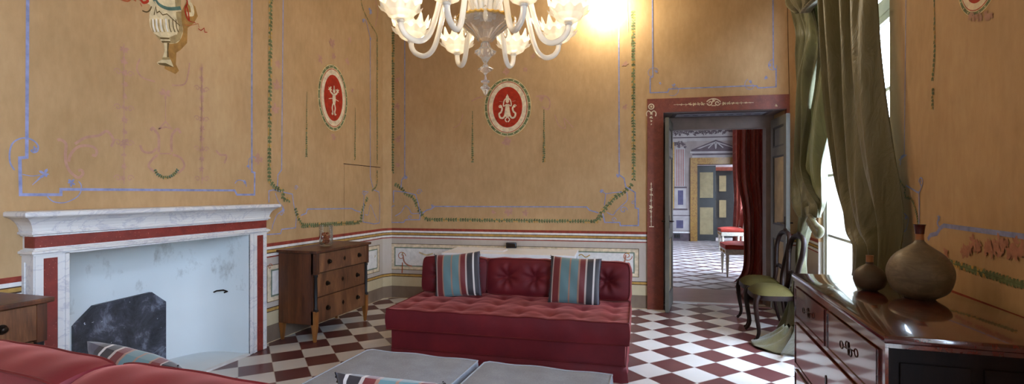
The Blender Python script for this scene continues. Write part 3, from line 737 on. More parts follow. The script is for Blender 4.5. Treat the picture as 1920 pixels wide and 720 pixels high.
# reveal: casing at the closing plane and the deep passage behind it
def pslab(mb, x0, x1, z0, z1, d0, d1, mi=0): bslab(mb, x0, x1, z0, z1, -d0, -d1, mi)
m_ = MB(); pslab(m_, OX0-.3, .115, 0, 2.9, .451, .60); pslab(m_, 1.285, 1.8, 0, 2.9, .451, .60); pslab(m_, .115, 1.285, 2.19, 2.9, .451, .60)
struct(m_.build('trim_3', M['mauve']))
m_ = MB(); pslab(m_, OX0-.5, -.05, 0, 2.9, .60, 1.42); pslab(m_, 1.54, 1.9, 0, 2.9, .60, 1.42); pslab(m_, -.05, 1.54, 2.42, 2.9, .60, 1.42)
struct(m_.build('wall_passage', M['farwall']))
m_ = MB(); pslab(m_, OX0, OX1, OZ-.004, OZ, .0, .45); pslab(m_, OX0+.12, OX1-.12, OZ-.010, OZ-.004, .07, .40, 1); pslab(m_, OX0+.17, OX1-.17, OZ-.012, OZ-.010, .12, .34, 2)
for k in range(9): pslab(m_, .3+.1*k, .36+.1*k, OZ-.014, OZ-.012, .22, .245, 3)
struct(m_.build('trim_4', [M['mauve'], M['fardark'], M['lilacpanel'], M['purple']]))

# ---- door leaves standing open into the room
def leaf(name, label, hinge, free, flip):
    hx, hy = hinge; d = Vector((free[0]-hx, free[1]-hy, 0)); Wd = d.length; ang = math.atan2(d.y, d.x)
    root = thing(name, label, 'door', (hx, hy, 0), ang); root['kind'] = 'structure'; del root['category']; del root['label']
    T = .04
    b = MB(); s0 = .09
    b.box(0, s0, -T/2, T/2, .012, 2.26); b.box(Wd-s0, Wd, -T/2, T/2, .012, 2.26)
    for z0, z1 in ((.012, .2), (.86, 1.02), (1.82, 1.92), (2.16, 2.26)): b.box(s0, Wd-s0, -T/2, T/2, z0, z1)
    b.build('door_frame', M['leafgrey'], root)
    for z0, z1, mt in ((.2, .86, 'doorpanel'), (1.02, 1.82, 'doorpanel'), (1.92, 2.16, 'leafgrey')):
        p = MB(); p.box(s0, Wd-s0, -.010, .010, z0, z1, 0); 
        for sd in (-1, 1):
            for (x0, x1, a0, a1) in ((s0, s0+.02, z0, z1), (Wd-s0-.02, Wd-s0, z0, z1), (s0+.02, Wd-s0-.02, z0, z0+.02), (s0+.02, Wd-s0-.02, z1-.02, z1)):
                p.box(x0, x1, min(sd*.010, sd*.016), max(sd*.010, sd*.016), a0, a1, 1)
        p.build('door_panel', [M[mt], M['leafdark']], root)
    h = MB()
    for sd in (-1, 1):
        h.lathe([(.0, -.0), (.022, .0), (.022, .006), (.0, .006)], (0, 0, 0), 12) if False else None
        h.tube([(Wd-.05, sd*.02, 1.06), (Wd-.05, sd*.06, 1.06)], .008, 8); h.tube([(Wd-.05, sd*.058, 1.06), (Wd-.16, sd*.062, 1.055)], .008, 8)
        h.box(Wd-.065, Wd-.035, min(sd*.02, sd*.025), max(sd*.02, sd*.025), .98, 1.13)
    h.build('door_handle', M['darkmetal'], root)
    return root
leaf('door_1', '', (.135, 6.70), (.075, 6.10), 1)
leaf('door_2', '', (1.30, 6.74), (1.34, 6.15), -1)

# ---- right wall with windows
rdir = Vector((.054, 1, 0)).normalized()
RP = (RW(-3.2), -3.2)
R = Wall(RP, (.054, 1), .10, -1)
R.N = Vector((-rdir.y, rdir.x, 0))
rs = lambda y: (y+3.2)*math.sqrt(1+.054**2)
def rp(y, z, off=0): return Vector((RW(y), y, z))+R.N*off
W1 = (3.78, 5.68, .30, 3.5); W2 = (-2.1, .55, .30, 3.5)
y = -3.2
for (a, b_, z0, z1) in (W2, W1):
    R.slab(rs(y), rs(a), 0, ZC); R.slab(rs(a), rs(b_), 0, z0); R.slab(rs(a), rs(b_), z1, ZC); y = b_
R.slab(rs(y), rs(6.6), 0, ZC)
R.dado(0, rs(W2[0])); R.dado(rs(W2[1]), rs(3.78)); R.dado(rs(5.68), rs(6.45))
R.stroke([(1699, -20), (1696, 290), (1690, 294), (1688, 310)], .010, 'blue'); R.stroke([(1686, 300), (1692, 296), (1700, 290)], .008, 'blue', sm=True)
R.stroke([(1740, 449), (1745, 441), (1757, 438), (1763, 428), (1770, 423), (1925, 444)], .022, 'blue'); R.stroke([(1763, 428), (1758, 418), (1762, 408)], .014, 'blue', sm=True); R.blob(1761, 407, .02)
R.stroke([(1770, 489), (1925, 537)], .022, 'green'); R.garland([(1770, 489), (1925, 537)], .04, step=.03); R.garland([(1752, -20), (1753, 100), (1749, 148)], .03, step=.03, w0=.012); R.garland([(1750, 165), (1749, 200)], .03)
R.garland([(1678, 322), (1690, 342), (1697, 352), (1698, 368), (1710, 374), (1718, 395), (1722, 418)], .022, sm=True); R.stroke([(1724, 425), (1724, 366), (1720, 360), (1700, 348)], .010, 'blue', sm=True); R.spiral((1728, 342), .03, 1.3, .008, 'blue'); R.stroke([(1724, 362), (1730, 348)], .008, 'blue')
R.stroke([(1690, 440), (1700, 430), (1704, 410), (1696, 400)], .006, 'blue', sm=True); R.blob(1700, 408, .02)
for k in range(34): R.blob(1775+random.random()*150, 452+random.random()*24+(.0), .02+.02*random.random(), 'pink', k=.35, n=5)
for k in range(10): R.blob(1800+random.random()*60, 26+random.random()*10, .02, 'pinkL', k=.35, n=5)
medallion(R, 1840, -50, 1796, 1884, -130, 26, 'siren')
R.stroke([(1493, 60), (1496, 330)], .006, 'dark'); R.stroke([(1484, 392), (1490, 395), (1492, 420), (1500, 424)], .008, 'blue')
R.build('wall_right')
y = -3.2; E_ = MB()
def eslab(a, b_, z0, z1):
    c = [rp(q, z, o) for o in (-.10, -.42) for q in (a, b_) for z in (z0, z1)]
    E_.add(c, [(0, 1, 3, 2), (4, 6, 7, 5), (0, 2, 6, 4), (1, 5, 7, 3), (0, 4, 5, 1), (2, 3, 7, 6)])
for (a, b_, z0, z1) in (W2, W1):
    eslab(y, a-.03, 0, ZC); eslab(a-.03, b_+.03, 0, z0-.02); eslab(a-.03, b_+.03, z1+.02, ZC); y = b_+.03
eslab(y, 7.3, 0, ZC); struct(E_.build('wall_outer', M['plasterw']))
m_ = MB(); m_.box(-4.3, 1.9, -3.4, -3.2, 0, ZC); struct(m_.build('wall_front', M['wall']))

def window(n, y0, y1, z0, z1, dx=.075):
    """casement set .2 m inside the opening: frame, two leaves with glazing bars, panes"""
    root = bpy.data.objects.new('window_%d' % n, None); COL.objects.link(root); root['kind'] = 'structure'
    a = Vector((RW(y0), y0, 0))-R.N*dx; root.location = a; root.rotation_euler = (0, 0, math.atan2(rdir.y, rdir.x)); Wd = (y1-y0)*math.sqrt(1+.054**2)
    f = MB(); f.box(0, .05, -.04, .04, z0, z1); f.box(Wd-.05, Wd, -.04, .04, z0, z1); f.box(.05, Wd-.05, -.04, .04, z0, z0+.05); f.box(.05, Wd-.05, -.04, .04, z1-.05, z1)
    f.box(.05, Wd-.05, -.03, .03, 2.62, 2.68); f.build('window_frame', M['winwhite'], root)
    for (x0, x1) in ((.05, Wd/2), (Wd/2, Wd-.05)):
        s_ = MB(); 
        for lo, hi in ((z0+.05, 2.62), (2.68, z1-.05)):
            s_.box(x0, x0+.045, -.022, .022, lo, hi); s_.box(x1-.045, x1, -.022, .022, lo, hi); s_.box(x0+.045, x1-.045, -.022, .022, lo, lo+.05); s_.box(x0+.045, x1-.045, -.022, .022, hi-.05, hi)
        for zz in (.98, 1.56, 2.1): s_.box(x0+.045, x1-.045, -.012, .012, zz-.012, zz+.012)
        s_.build('casement', M['winwhite'], root)
        g = MB(); g.box(x0+.045, x1-.045, -.003, .003, z0+.10, 2.57); g.box(x0+.045, x1-.045, -.003, .003, 2.73, z1-.10); g.build('window_pane', M['pane'], root)
window(1, W1[0], W1[1], W1[2], W1[3]); window(2, W2[0], W2[1], W2[2], W2[3])

# ---- the next room
fw0 = lambda x: 15.3+.085*(x-.7)
FW = Wall((-3.5, fw0(-3.5)), (1, .085), .35, 1)
fa = lambda px_: FW.px(px_, 400)[0]
fz = lambda px_, py_: FW.px(px_, py_)[1]
D0, D1, DZ = fa(1307), fa(1392), fz(1325, 308)
FW.slab(0, D0, 0, 4.2, 26); FW.slab(D1, 7.5, 0, 4.2, 26); FW.slab(D0, D1, DZ, 4.2, 26)
def FR(x0, x1, y0, y1, m): 
    a0, z1 = FW.px(x0, y0); a1, z0 = FW.px(x1, y1); FW.rect(a0, a1, z0, z1, m)
FR(1235, 1430, 225, 241, 'farlight'); FR(1235, 1430, 241, 243, 'fardark'); FR(1235, 1430, 243, 258, 'farlight')
for k in range(44): FW.blob(1250+k*3.2+random.random()*2, 250-k*.12+random.random()*6-3, .06, 'fardark', k=.4)
FR(1235, 1430, 258, 260, 'fardark'); FR(1235, 1430, 260, 262, 'farlight')
FR(1257, 1264, 262, 430, 'gold')
FR(1266, 1284, 276, 350, 'farlight')
for k in range(5): FR(1268+3.2*k, 1269+3.2*k, 280, 349, 'band')
FR(1262, 1288, 262, 266, 'farlight')
for k in range(16): FW.blob(1264+random.random()*22, 266+random.random()*10, .05, 'fardark', k=.4)
FR(1264, 1288, 350, 353, 'fardark'); FR(1265, 1286, 353, 391, 'farlight'); FR(1271, 1281, 357, 384, 'purple'); FR(1262, 1289, 391, 394, 'fardark')
FR(1250, 1294, 394, 410, 'farlight'); FR(1250, 1294, 403, 405, 'fardark'); FR(1255, 1294, 410, 432, 'farlight'); FR(1268, 1281, 413, 428, 'purple'); FR(1250, 1294, 434, 437, 'white'); FR(1250, 1294, 437, 453, 'fardark')
FW.poly([(1296, 281), (1342, 262), (1390, 279), (1390, 283), (1296, 284)], 'fardark'); FW.poly([(1306, 279), (1342, 265), (1382, 278)], 'farlight'); FW.poly([(1312, 279), (1342, 267), (1376, 278)], 'fardark')
FW.stroke([(1328, 278), (1334, 272), (1340, 268), (1342, 278), (1344, 268), (1350, 272), (1356, 277)], .03, 'farlight', sm=True)
FR(1294, 1392, 284, 286, 'farlight'); FR(1298, 1390, 286, 295, 'farlight'); FR(1298, 1390, 288, 290, 'fardark')
FW.build('wall_far')
m_ = MB(); off = .03
def fslab(mb, a0, a1, z0, z1, o0, o1, mi=0):
    c = [FW.pt(a, z, o) for o in (o0, o1) for a in (a0, a1) for z in (z0, z1)]
    mb.add(c, [(0, 1, 3, 2), (4, 6, 7, 5), (0, 2, 6, 4), (1, 5, 7, 3), (0, 4, 5, 1), (2, 3, 7, 6)], mi)
fslab(m_, fa(1294), D0, 0, fz(1300, 296), .05, -.35); fslab(m_, D1, D1+.2, 0, fz(1300, 296), .05, -.35); fslab(m_, D0, D1, DZ, fz(1300, 296), .05, -.35)
struct(m_.build('trim_5', M['yellowmarble']))
def far_leaf(name, a0, a1, z1, off, panels):
    root = bpy.data.objects.new(name, None); COL.objects.link(root); root['kind'] = 'structure'
    b = MB(); fslab(b, a0, a1, .01, z1, off, off-.05); b.build('door_frame', M['leafdark'], root)
    for (x0, x1, z0, z2) in panels:
        p = MB(); fslab(p, x0, x1, z0, z2, off+.012, off); c = ((x0+x1)/2, (z0+z2)/2)
        o = p.build('door_panel', [M['doorpanelL'], M['orange']], root)
far_leaf('door_3', D0+.01, fa(1343), DZ-.03, -.08, [(fa(1313), fa(1338), fz(1325, 371), fz(1325, 323)), (fa(1313), fa(1338), fz(1325, 440), fz(1325, 389))])
far_leaf('door_4', fa(1340), D1+.9, 2.05, -1.3, [(fa(1345)+.0, fa(1359), 1.42, 2.0-.1), (fa(1345), fa(1359), .62, 1.15), (fa(1366), fa(1380), 1.42, 1.9), (fa(1366), fa(1380), .62, 1.15)])
m_ = MB(); fslab(m_, D0-1, D1+2, 0, 4.1, -1.36, -1.5); fslab(m_, D0-1, D1+2, 2.05, 2.16, -1.2, -1.36, 1); struct(m_.build('wall_beyond', [M['farlight'], M['doorred']]))
m_ = MB(); m_.box(-3.0, -2.8, 7.82, 15.6, 0, 4.1); struct(m_.build('wall_side', M['farwall']))
m_ = MB()
for (a, b_, z0, z1) in ((7.7, 9.2, 0, 4.1), (11.2, 12.2, 0, 4.1), (14.4, 15.9, 0, 4.1), (9.2, 11.2, 0, .3), (9.2, 11.2, 3.5, 4.1), (12.2, 14.4, 0, .3), (12.2, 14.4, 3.5, 4.1)): m_.box(2.05, 2.35, a, b_, z0, z1)  # farther window opening is added, to brighten the next room
struct(m_.build('wall_side', M['farwall']))
m_ = MB(); m_.box(-3.0, -.5, 7.70, 7.82, 0, 4.1); m_.box(1.72, 2.35, 7.70, 7.82, 0, 4.1); struct(m_.build('wall_near', M['farwall']))
wr = bpy.data.objects.new('window_3', None); COL.objects.link(wr); wr['kind'] = 'structure'
f = MB(); f.box(2.16, 2.24, 9.2, 9.27, .3, 3.5); f.box(2.16, 2.24, 11.13, 11.2, .3, 3.5); f.box(2.16, 2.24, 9.27, 11.13, .3, .36); f.box(2.16, 2.24, 9.27, 11.13, 3.44, 3.5); f.box(2.17, 2.23, 10.16, 10.24, .36, 3.44); f.box(2.18, 2.22, 9.27, 11.13, 1.6, 1.63); f.build('window_frame', M['winwhite'], wr)
f = MB(); f.box(2.197, 2.203, 9.27, 10.16, .36, 3.44); f.box(2.197, 2.203, 10.24, 11.13, .36, 3.44); f.build('window_pane', M['pane'], wr)

# power outlet on the far wall
m_ = MB()
fslab(m_, fa(1263.5), fa(1275), .07, .21, .016, 0)
for q in (1265.5, 1269.5, 1273): fslab(m_, fa(q-1), fa(q+1), .11, .17, .020, .016, 1)
tag(m_.build('wall_outlet', [M['blackplastic'], M['darkmetal']]), 'small black wall outlet at the foot of the far room wall', 'outlet')

# ================================================================== FIREPLACE
def fireplace():
    root = thing('fireplace', 'large pale marble fireplace with red marble inlays on the left wall', 'fireplace', (XL, 2.861, 0))
    # local: x out of the wall (front plane x=.097), y along the wall (-.859 .. .859)
    X = .097; H = .875; yo = 2.861; LOC = (XL, yo, 0)
    prof = [(.0, 1.043), (.012, 1.043), (.012, 1.052), (.022, 1.056), (.022, 1.068), (.012, 1.072), (.012, 1.076), (0, 1.078), (0, 1.152), (.012, 1.154), (.012, 1.162), (.024, 1.166), (.024, 1.178), (.016, 1.182)]
    cove = [(.018, 1.186), (.02, 1.2), (.026, 1.218), (.036, 1.236), (.052, 1.252), (.066, 1.262)]
    slab = [(.070, 1.264), (.078, 1.266), (.082, 1.273), (.082, 1.290), (.074, 1.297)]
    def sweep(p, mi=0):
        vs = []; n = len(p)
        for (o, z) in p:
            s_ = o*1.1
            vs += [(0.0, -H-s_, z-.005), (X+o, -H-s_, z-.005), (X+o, H+s_, z-.005), (0.0, H+s_, z-.005)]
        fs = []
        for i in range(n-1):
            for k in range(3): fs.append((i*4+k, i*4+k+1, i*4+4+k+1, i*4+4+k))
        return vs, fs
    m = MB(); allp = prof+cove+slab
    v, f = sweep(allp); m.add(v, f); n = len(allp)
    m.add([v[(n-1)*4+k] for k in range(4)], [(0, 1, 2, 3)]); m.add([v[k] for k in range(4)], [(3, 2, 1, 0)])
    m.build('mantel', M['marble'], root)
    # red frieze band
    m = MB(); m.box(X, X+.003, -H, H, 1.082, 1.149); m.box(.02, X, -H-.003, -H, 1.082, 1.149); m.box(.02, X, H, H+.003, 1.082, 1.149); m.build('frieze_inlay', M['redmarble'], root)
    yL, yR = NY0-yo, NY1-yo
    for sd, (a, b) in ((-1, (-H, yL)), (1, (yR, H))):
        m = MB(); m.box(.0, X, a, b, .004, 1.043)
        # raised stiles around the inlay
        ia, ib = (a+.040, a+.112) if sd < 0 else (b-.112, b-.040)
        m.box(X, X+.006, a, ia, .004, 1.043); m.box(X, X+.006, ib, b, .004, 1.043); m.box(X, X+.006, ia, ib, 1.02, 1.043)
        if sd > 0: m.box(X, X+.012, a, a+.02, .004, 1.043); m.box(X+.0, X+.014, a+.04, a+.055, .004, 1.043)
        else: m.box(X, X+.012, b-.02, b, .004, 1.043)
        # outer side: recessed panel moulding
        yy = -H if sd < 0 else H; q = sorted((yy, yy+sd*.006))
        m.box(.0, .022, q[0], q[1], .004, 1.043); m.box(X-.022, X, q[0], q[1], .004, 1.043); m.box(.022, X-.022, q[0], q[1], 1.0, 1.043)
        m.build('jamb', M['marble'], root)
        m = MB(); m.box(X, X+.003, ia, ib, .004, 1.02); m.build('jamb_inlay', M['redmarble'], root)
    m = MB(); m.box(0, X+.004, yL, yR, 1.036, 1.052); m.build('lintel_soffit', M['marble'], root)
    # limewashed niche, a rounded plan: superellipse corners
    pts = []
    a_, dd = .5, .55
    mid = (yL+yR)/2; hw = (yR-yL)/2
    for i in range(41):
        t = -PI/2+PI*i/40
        s_ = math.sin(t); y = (abs(s_)**.8)*(1 if s_ > 0 else -1)*hw; x = -dd*(math.cos(t)**.42 if math.cos(t) > 0 else 0)
        pts.append((x+X-.004, mid+y))
    m = MB(); zb = .012; zt = 1.045
    n = len(pts)
    m.add([(x, y, zb) for x, y in pts]+[(x, y, zt) for x, y in pts], [(i, i+1, n+i+1, n+i) for i in range(n-1)])
    m.add([(x, y, zt) for x, y in pts], [tuple(range(n))])
    struct(m.build('wall_niche', M['niche'], smooth='keep', loc=LOC))
    m = MB(); m.prism(pts, .0, .012, 0, axis='z'); m.box(X-.03, X+.012, yL-.0, yR+.0, .0, .014, 1); struct(m.build('trim_6', [M['niche'], M['threshold']], loc=LOC))
    # iron fireback leaning on the back of the niche
    x0 = -dd+X+.012
    yA, yB = -.345, .335
    o = [(yA, .014), (yB, .014), (yB, .50), (yB-.12, .60), (yA+.13, .585), (yA, .47)]
    m = MB(); m.prism(o, x0, x0+.03, 0, axis='x'); m.box(x0+.03, x0+.036, yA+.02, yB-.02, .27, .282)
    # soot coloured rubble edge beside the plate
    tag(m.build('fireback', M['iron'], loc=LOC), 'dark sooty octagonal iron fireback at the back of the fireplace niche', 'fireback')
    # iron hook on the right cheek
    yh = yR-.05
    m = MB(); m.tube([(-.24, yh+.01, .53), (-.20, yh+.0, .545), (-.15, yh+.02, .55), (-.13, yh+.045, .535), (-.16, yh+.04, .525)], .007, 8)
    tag(m.build('iron_hook', M['darkmetal'], loc=LOC, smooth=True), 'small bent iron hook on the right side of the fireplace niche', 'hook')
    return root
fireplace()

# ================================================================== SMALL WALNUT CHESTS
def walnut_chest(loc, label):
    """local: x = depth from the wall (0..D), y = width, front faces +x"""
    D, Wd, H = .40, .88, .855
    root = thing('chest_of_drawers', label, 'chest of drawers', loc, 0, 'small walnut chests beside the fireplace')
    m = MB(); m.box(.0, D-.02, .0, Wd, .165, H-.03); m.build('carcass', M['walnut'], root)
    m = MB(); m.box(-.01, D+.035, -.025, Wd+.025, H-.026, H, bev=.006); m.build('top', M['walnut'], root)
    # drawers: the upper one stands proud over the two below
    for (z0, z1, x1) in ((.645, .825, D+.016), (.415, .635, D-.006), (.175, .405, D-.002)):
        d = MB(); d.box(D-.03, x1, .045, Wd-.045, z0, z1, bev=.004); dr = d.build('drawer', M['walnut_front'], root)
        for yy in (.19, Wd-.19):
            k = MB(); k.tube([(x1, yy, (z0+z1)/2), (x1+.02, yy, (z0+z1)/2)], .006, 8); k.sphere((x1+.022, yy, (z0+z1)/2), .016, sc=(.6, 1, 1)); k.tube([(x1, yy, (z0+z1)/2), (x1+.004, yy, (z0+z1)/2)], .024, 14)
            k.build('knob', M['darkmetal'], dr, smooth=True)
        e = MB(); e.prism([(Wd/2+.016*math.cos(t)*(.35 if abs(math.sin(t)) > .5 else 1), (z0+z1)/2+.024*math.sin(t)) for t in [i*PI/8 for i in range(16)]], x1, x1+.003, axis='x'); e.build('keyhole', M['darkmetal'], dr)
    for yy in (0.0, Wd-.045):
        m = MB(); m.box(D-.04, D+.016, yy, yy+.045, .632, H-.03); m.build('corner_block', M['walnut'], root)
        m = MB()
        m.lathe([(.018, .30), (.02, .31), (.014, .32), (.017, .46), (.014, .60), (.02, .61), (.02, .63)], (D-.006, yy+.0225, 0), 12); m.box(D-.03, D+.012, yy+.003, yy+.042, .285, .30)
        m.build('column', M['ebony'], root, smooth=True)
        m = MB(); m.box(D-.04, D+.008, yy, yy+.045, .165, .29); m.build('corner_block', M['walnut_light'], root)
    for (xx, yy) in ((D-.04, 0), (D-.04, Wd-.045), (.0, 0), (.0, Wd-.045)):
        b = MB(); c = (xx+.024, yy+.0225)
        vs = []
        for z, r in ((.001, .010), (.165, .024)):
            vs += [(c[0]-r, c[1]-r, z), (c[0]+r, c[1]-r, z), (c[0]+r, c[1]+r, z), (c[0]-r, c[1]+r, z)]
        b.add(vs, [(3, 2, 1, 0), (4, 5, 6, 7), (0, 1, 5, 4), (1, 2, 6, 5), (2, 3, 7, 6), (3, 0, 4, 7)]); b.build('leg', M['walnut_light'], root)
    return root
walnut_chest((XL+.016, 3.985, 0), 'small walnut chest of three drawers with a glass vase, right of the fireplace')
r2 = walnut_chest((XL+.016, .965, 0), 'small walnut chest cut off by the photo edge, left of the fireplace')

# glass vase on the right-hand chest
gv = thing('glass_vase', 'clear straight glass vase holding dried orange fragments, on the small walnut chest', 'vase', (-3.20, 4.33, .855))
m = MB(); m.shell([(.0, .003), (.045, .003), (.062, .012), (.066, .04), (.066, .21), (.069, .215), (.063, .215), (.062, .04), (.055, .022), (.0, .02)], seg=28); m.build('glass_body', M['vglass'], gv, smooth=True)
m = MB()
for k in range(26):
    a = random.random()*6.28; r = random.random()*.042; z = .03+random.random()*.11
    m.sphere((r*math.cos(a), r*math.sin(a), z), .012+.008*random.random(), seg=7, rings=5, sc=(1, .8, .7))
o = m.build('dried_petals', simple('dried_orange_petals', 'a05a38', .8, .3, 30), gv, smooth=True); o['kind'] = 'stuff'

# ================================================================== SOFAS
def cushion_mesh(Wd, Dp, T, tufts, dome=.02, nu=60, nv=34, rad=.03, tdepth=.035, twid=.05, crease=.012, bulge=.006, rnd=0.0):
    """boxed cushion centred at the origin, top up: domed, tufted, with slightly bulging sides"""
    m = MB()
    def top(u, v, sgn=1):
        x = (u-.5)*Wd; y = (v-.5)*Dp; a = abs(2*u-1); b = abs(2*v-1)
        z = T/2+dome*(1-a**4)*(1-b**4)
        x *= 1-rnd*b**5*(a**3); y *= 1-rnd*1.4*a**5*(b**3); ex = 0
        for (tx, ty) in tufts:
            dx, dy = x-tx, y-ty; r = math.hypot(dx, dy); an = math.atan2(dy, dx)
            g = math.exp(-(r/twid)**1.3)
            z -= tdepth*g+crease*math.exp(-(r/(twid*2.2))**2)*(.5+.5*math.cos(an*7+tx*30))*(1-g)
        z += .0035*math.sin(x*19+y*7)*(1-a**6)
        return (x*(1+ex), y*(1+ex), sgn*z)
    m.grid(lambda u, v: top(u, v, 1), nu, nv)
    m.grid(lambda u, v: (lambda p: (p[0], p[1], -(T/2+dome*.4*(1-abs(2*u-1)**4)*(1-abs(2*v-1)**4))))(top(u, v)), nu, nv)
    # side walls
    per = [(i/(nu-1), 0) for i in range(nu)]+[(1, j/(nv-1)) for j in range(1, nv)]+[(i/(nu-1), 1) for i in range(nu-2, -1, -1)]+[(0, j/(nv-1)) for j in range(nv-2, 0, -1)]
    vs = []; ns = 7
    for (u, v) in per:
        p = top(u, v); q = Vector((p[0], p[1], 0)); nrm = Vector(((1 if u == 1 else -1 if u == 0 else 0), (1 if v == 1 else -1 if v == 0 else 0), 0))
        wob = .0025*math.sin((u*Wd+v*Dp)*31)
        for k in range(ns):
            f = k/(ns-1); s_ = math.sin(f*PI)
            vs.append((q.x+nrm.x*(bulge+wob)*s_, q.y+nrm.y*(bulge+wob)*s_, p[2]+(-T/2-p[2])*f))
    N = len(per)
    m.add(vs, [(i*ns+k, ((i+1) % N)*ns+k, ((i+1) % N)*ns+k+1, i*ns+k+1) for i in range(N) for k in range(ns-1)])
    edge = [top(u, v) for (u, v) in per[::2]]
    edge_b = [(p[0], p[1], -T/2) for p in edge]
    return m, edge, edge_b

def place(mb, mat):
    mb.v = [mat @ p for p in mb.v]; return mb

def sofa(name_label, loc, rotz, Wd, backz=.79, seatz=.46, depth=.92, group=None, lean=10):
    """local: x 0..Wd along the front, y 0 (front) .. depth (back)"""
    root = thing('sofa', name_label, 'sofa', loc, rotz, None)
    SD = depth-.24                 # visible seat depth
    # skirted base
    b = MB(); n = 64
    x0, x1, y0, y1 = .03, Wd-.03, .035, depth-.03
    per = []
    for k in range(n): per.append((x0+(x1-x0)*k/n, y0, 0, -1))
    for k in range(24): per.append((x1, y0+(y1-y0)*k/24, 1, 0))
    for k in range(n): per.append((x1-(x1-x0)*k/n, y1, 0, 1))
    for k in range(24): per.append((x0, y1-(y1-y0)*k/24, -1, 0))
    zs = [(.002, .016), (.03, .013), (.075, .010), (.12, .004), (.122, .0), (.126, .0), (.2, .001), (.28, .002)]
    vs = []
    for i, (x, y, nx, ny) in enumerate(per):
        for (z, o) in zs:
            w_ = 0
            if z < .12: w_ = .004*math.sin(i*.9)*(1-z/.12)
            d = min(abs(x-x0), abs(x-x1)) if ny else min(abs(y-y0), abs(y-y1))
            if z < .12 and d < .03: w_ += .006
            vs.append((x+nx*(o+w_), y+ny*(o+w_), z))
    N = len(per); q = len(zs)
    b.add(vs, [(i*q+k, ((i+1) % N)*q+k, ((i+1) % N)*q+k+1, i*q+k+1) for i in range(N) for k in range(q-1)])
    b.add([(x0, y0, .281), (x1, y0, .281), (x1, y1, .281), (x0, y1, .281)], [(0, 1, 2, 3)])
    b.build('base', M['red'], root, smooth=True, angle=60)
    pp = MB(); pp.tube([(x+nx*.006, y+ny*.006, .124) for (x, y, nx, ny) in per], .004, 6, closed=True); pp.build('piping', M['redpipe'], root, smooth=True)
    # back frame
    f = MB(); f.box(.02, Wd-.02, depth-.085, depth-.02, .283, backz-.09, bev=.012); f.build('back_frame', M['red'], root, smooth=True)
    # seat mattress
    T = .165; sw, sd = Wd, depth-.10
    tf = [((i+.5)/8*sw-sw/2, (j+.5)/3*SD-sd/2) for i in range(8) for j in range(3)]
    m, e, eb = cushion_mesh(sw, sd, T, tf, dome=.024, nu=120, nv=50, tdepth=.03, twid=.06, crease=.006, bulge=.008)
    Mx = Matrix.Translation((Wd/2, sd/2, seatz-T/2-.012)); place(m, Mx)
    sc = m.build('seat_cushion', M['red'], root, smooth=True, angle=55)
    p = MB(); p.tube([Mx @ Vector(q) for q in e], .0055, 6, closed=True); p.tube([Mx @ Vector(q) for q in eb], .0055, 6, closed=True); p.build('piping', M['redpipe'], sc, smooth=True)
    # three loose back cushions
    cw = Wd/3; ch = backz-seatz+.02; ct = .17
    for k in range(3):
        m, e, eb = cushion_mesh(cw-.008, ch, ct, [(-cw*.2, .0), (cw*.2, .0)], dome=.038, nu=60, nv=40, tdepth=.07, twid=.04, crease=.03, bulge=.016, rnd=.05)
        an = math.radians(90-lean+[1.5, 0, -1][k])
        Mx = Matrix.Translation((cw*(k+.5), SD+.115, seatz+ch/2-.01)) @ Matrix.Rotation([.02, 0, -.015][k], 4, 'Z') @ Matrix.Rotation(an, 4, 'X')
        place(m, Mx); o = m.build('back_cushion', M['red'], root, smooth=True, angle=55)
        p = MB(); p.tube([Mx @ Vector(q) for q in e], .0055, 6, closed=True); p.tube([Mx @ Vector(q) for q in eb], .0055, 6, closed=True); p.build('piping', M['redpipe'], o, smooth=True)
    return root
sofa('red velvet sofa facing the camera, in front of the long white table', (-2.145, 3.68, 0), math.radians(2.3), 1.93, backz=.765)
sofa('red velvet sofa seen from behind in the near left corner', (-.21, 1.80, 0), math.radians(180-3.6), 2.30, backz=.808, seatz=.44, depth=.80, lean=5)

def pillow(label, loc, rot, W_=.46, H_=.42, T=.13, group='striped throw pillows'):
    """local x across the stripes, z up, y thickness; origin at the bottom centre"""
    root = thing('throw_pillow', label, 'pillow', loc, 0, group); root.rotation_euler = rot
    m = MB(); n = 34
    def P(u, v, sg):
        a, b = 2*u-1, 2*v-1
        pin = 1-.07*(1-a*a)*(abs(b)**3)*0
        x = a*W_/2*(1-.05*(1-b*b)*abs(a)); z = b*H_/2*(1-.06*(1-a*a)*abs(b))
        t = T/2*((1-a*a)*(1-b*b))**.42+.004*math.sin(a*9+b*4)*(1-a*a)*(1-b*b)
        return (x, sg*t, z+H_/2)
    m.grid(lambda u, v: P(u, v, 1), n, n); m.grid(lambda u, v: P(u, v, -1), n, n)
    m.build('pillow_cover', M['stripe'], root, smooth=True, angle=80)
    ps = [MB(), MB()]
    ps[0].tube([P(1, i/20, 0) for i in range(21)], .0025, 5); ps[1].tube([P(0, 1-i/20, 0) for i in range(21)], .0025, 5)
    e = [P(i/20, 0, 0) for i in range(20)]+[P(1, i/20, 0) for i in range(20)]+[P(1-i/20, 1, 0) for i in range(20)]+[P(0, 1-i/20, 0) for i in range(20)]
    for i in range(0, 80):      # short frayed fringe along the seams
        a = Vector(e[i]); c = Vector((0, 0, H_/2)); d = (a-c).normalized()
        if i < 20 or 40 <= i < 60: continue
        p = ps[i//40]
        for q in range(3):
            s_ = a+Vector((0, random.uniform(-.003, .003), random.uniform(-.01, .01))); p.tube([s_, s_+Vector((d.x*random.uniform(.006, .014), random.uniform(-.004, .004), random.uniform(-.004, .004)))], .0018, 4)
    for p in ps: p.build('fringe', M['ebony'], root)
    return root
pillow('striped pillow leaning at the left end of the sofa that faces the camera', (-1.745, 4.245, .452), (math.radians(-14), math.radians(-6), math.radians(6)), .43, .40)
pillow('striped pillow leaning at the right end of the sofa that faces the camera', (-.70, 4.235, .452), (math.radians(-13), math.radians(2), math.radians(4)), .43, .40)
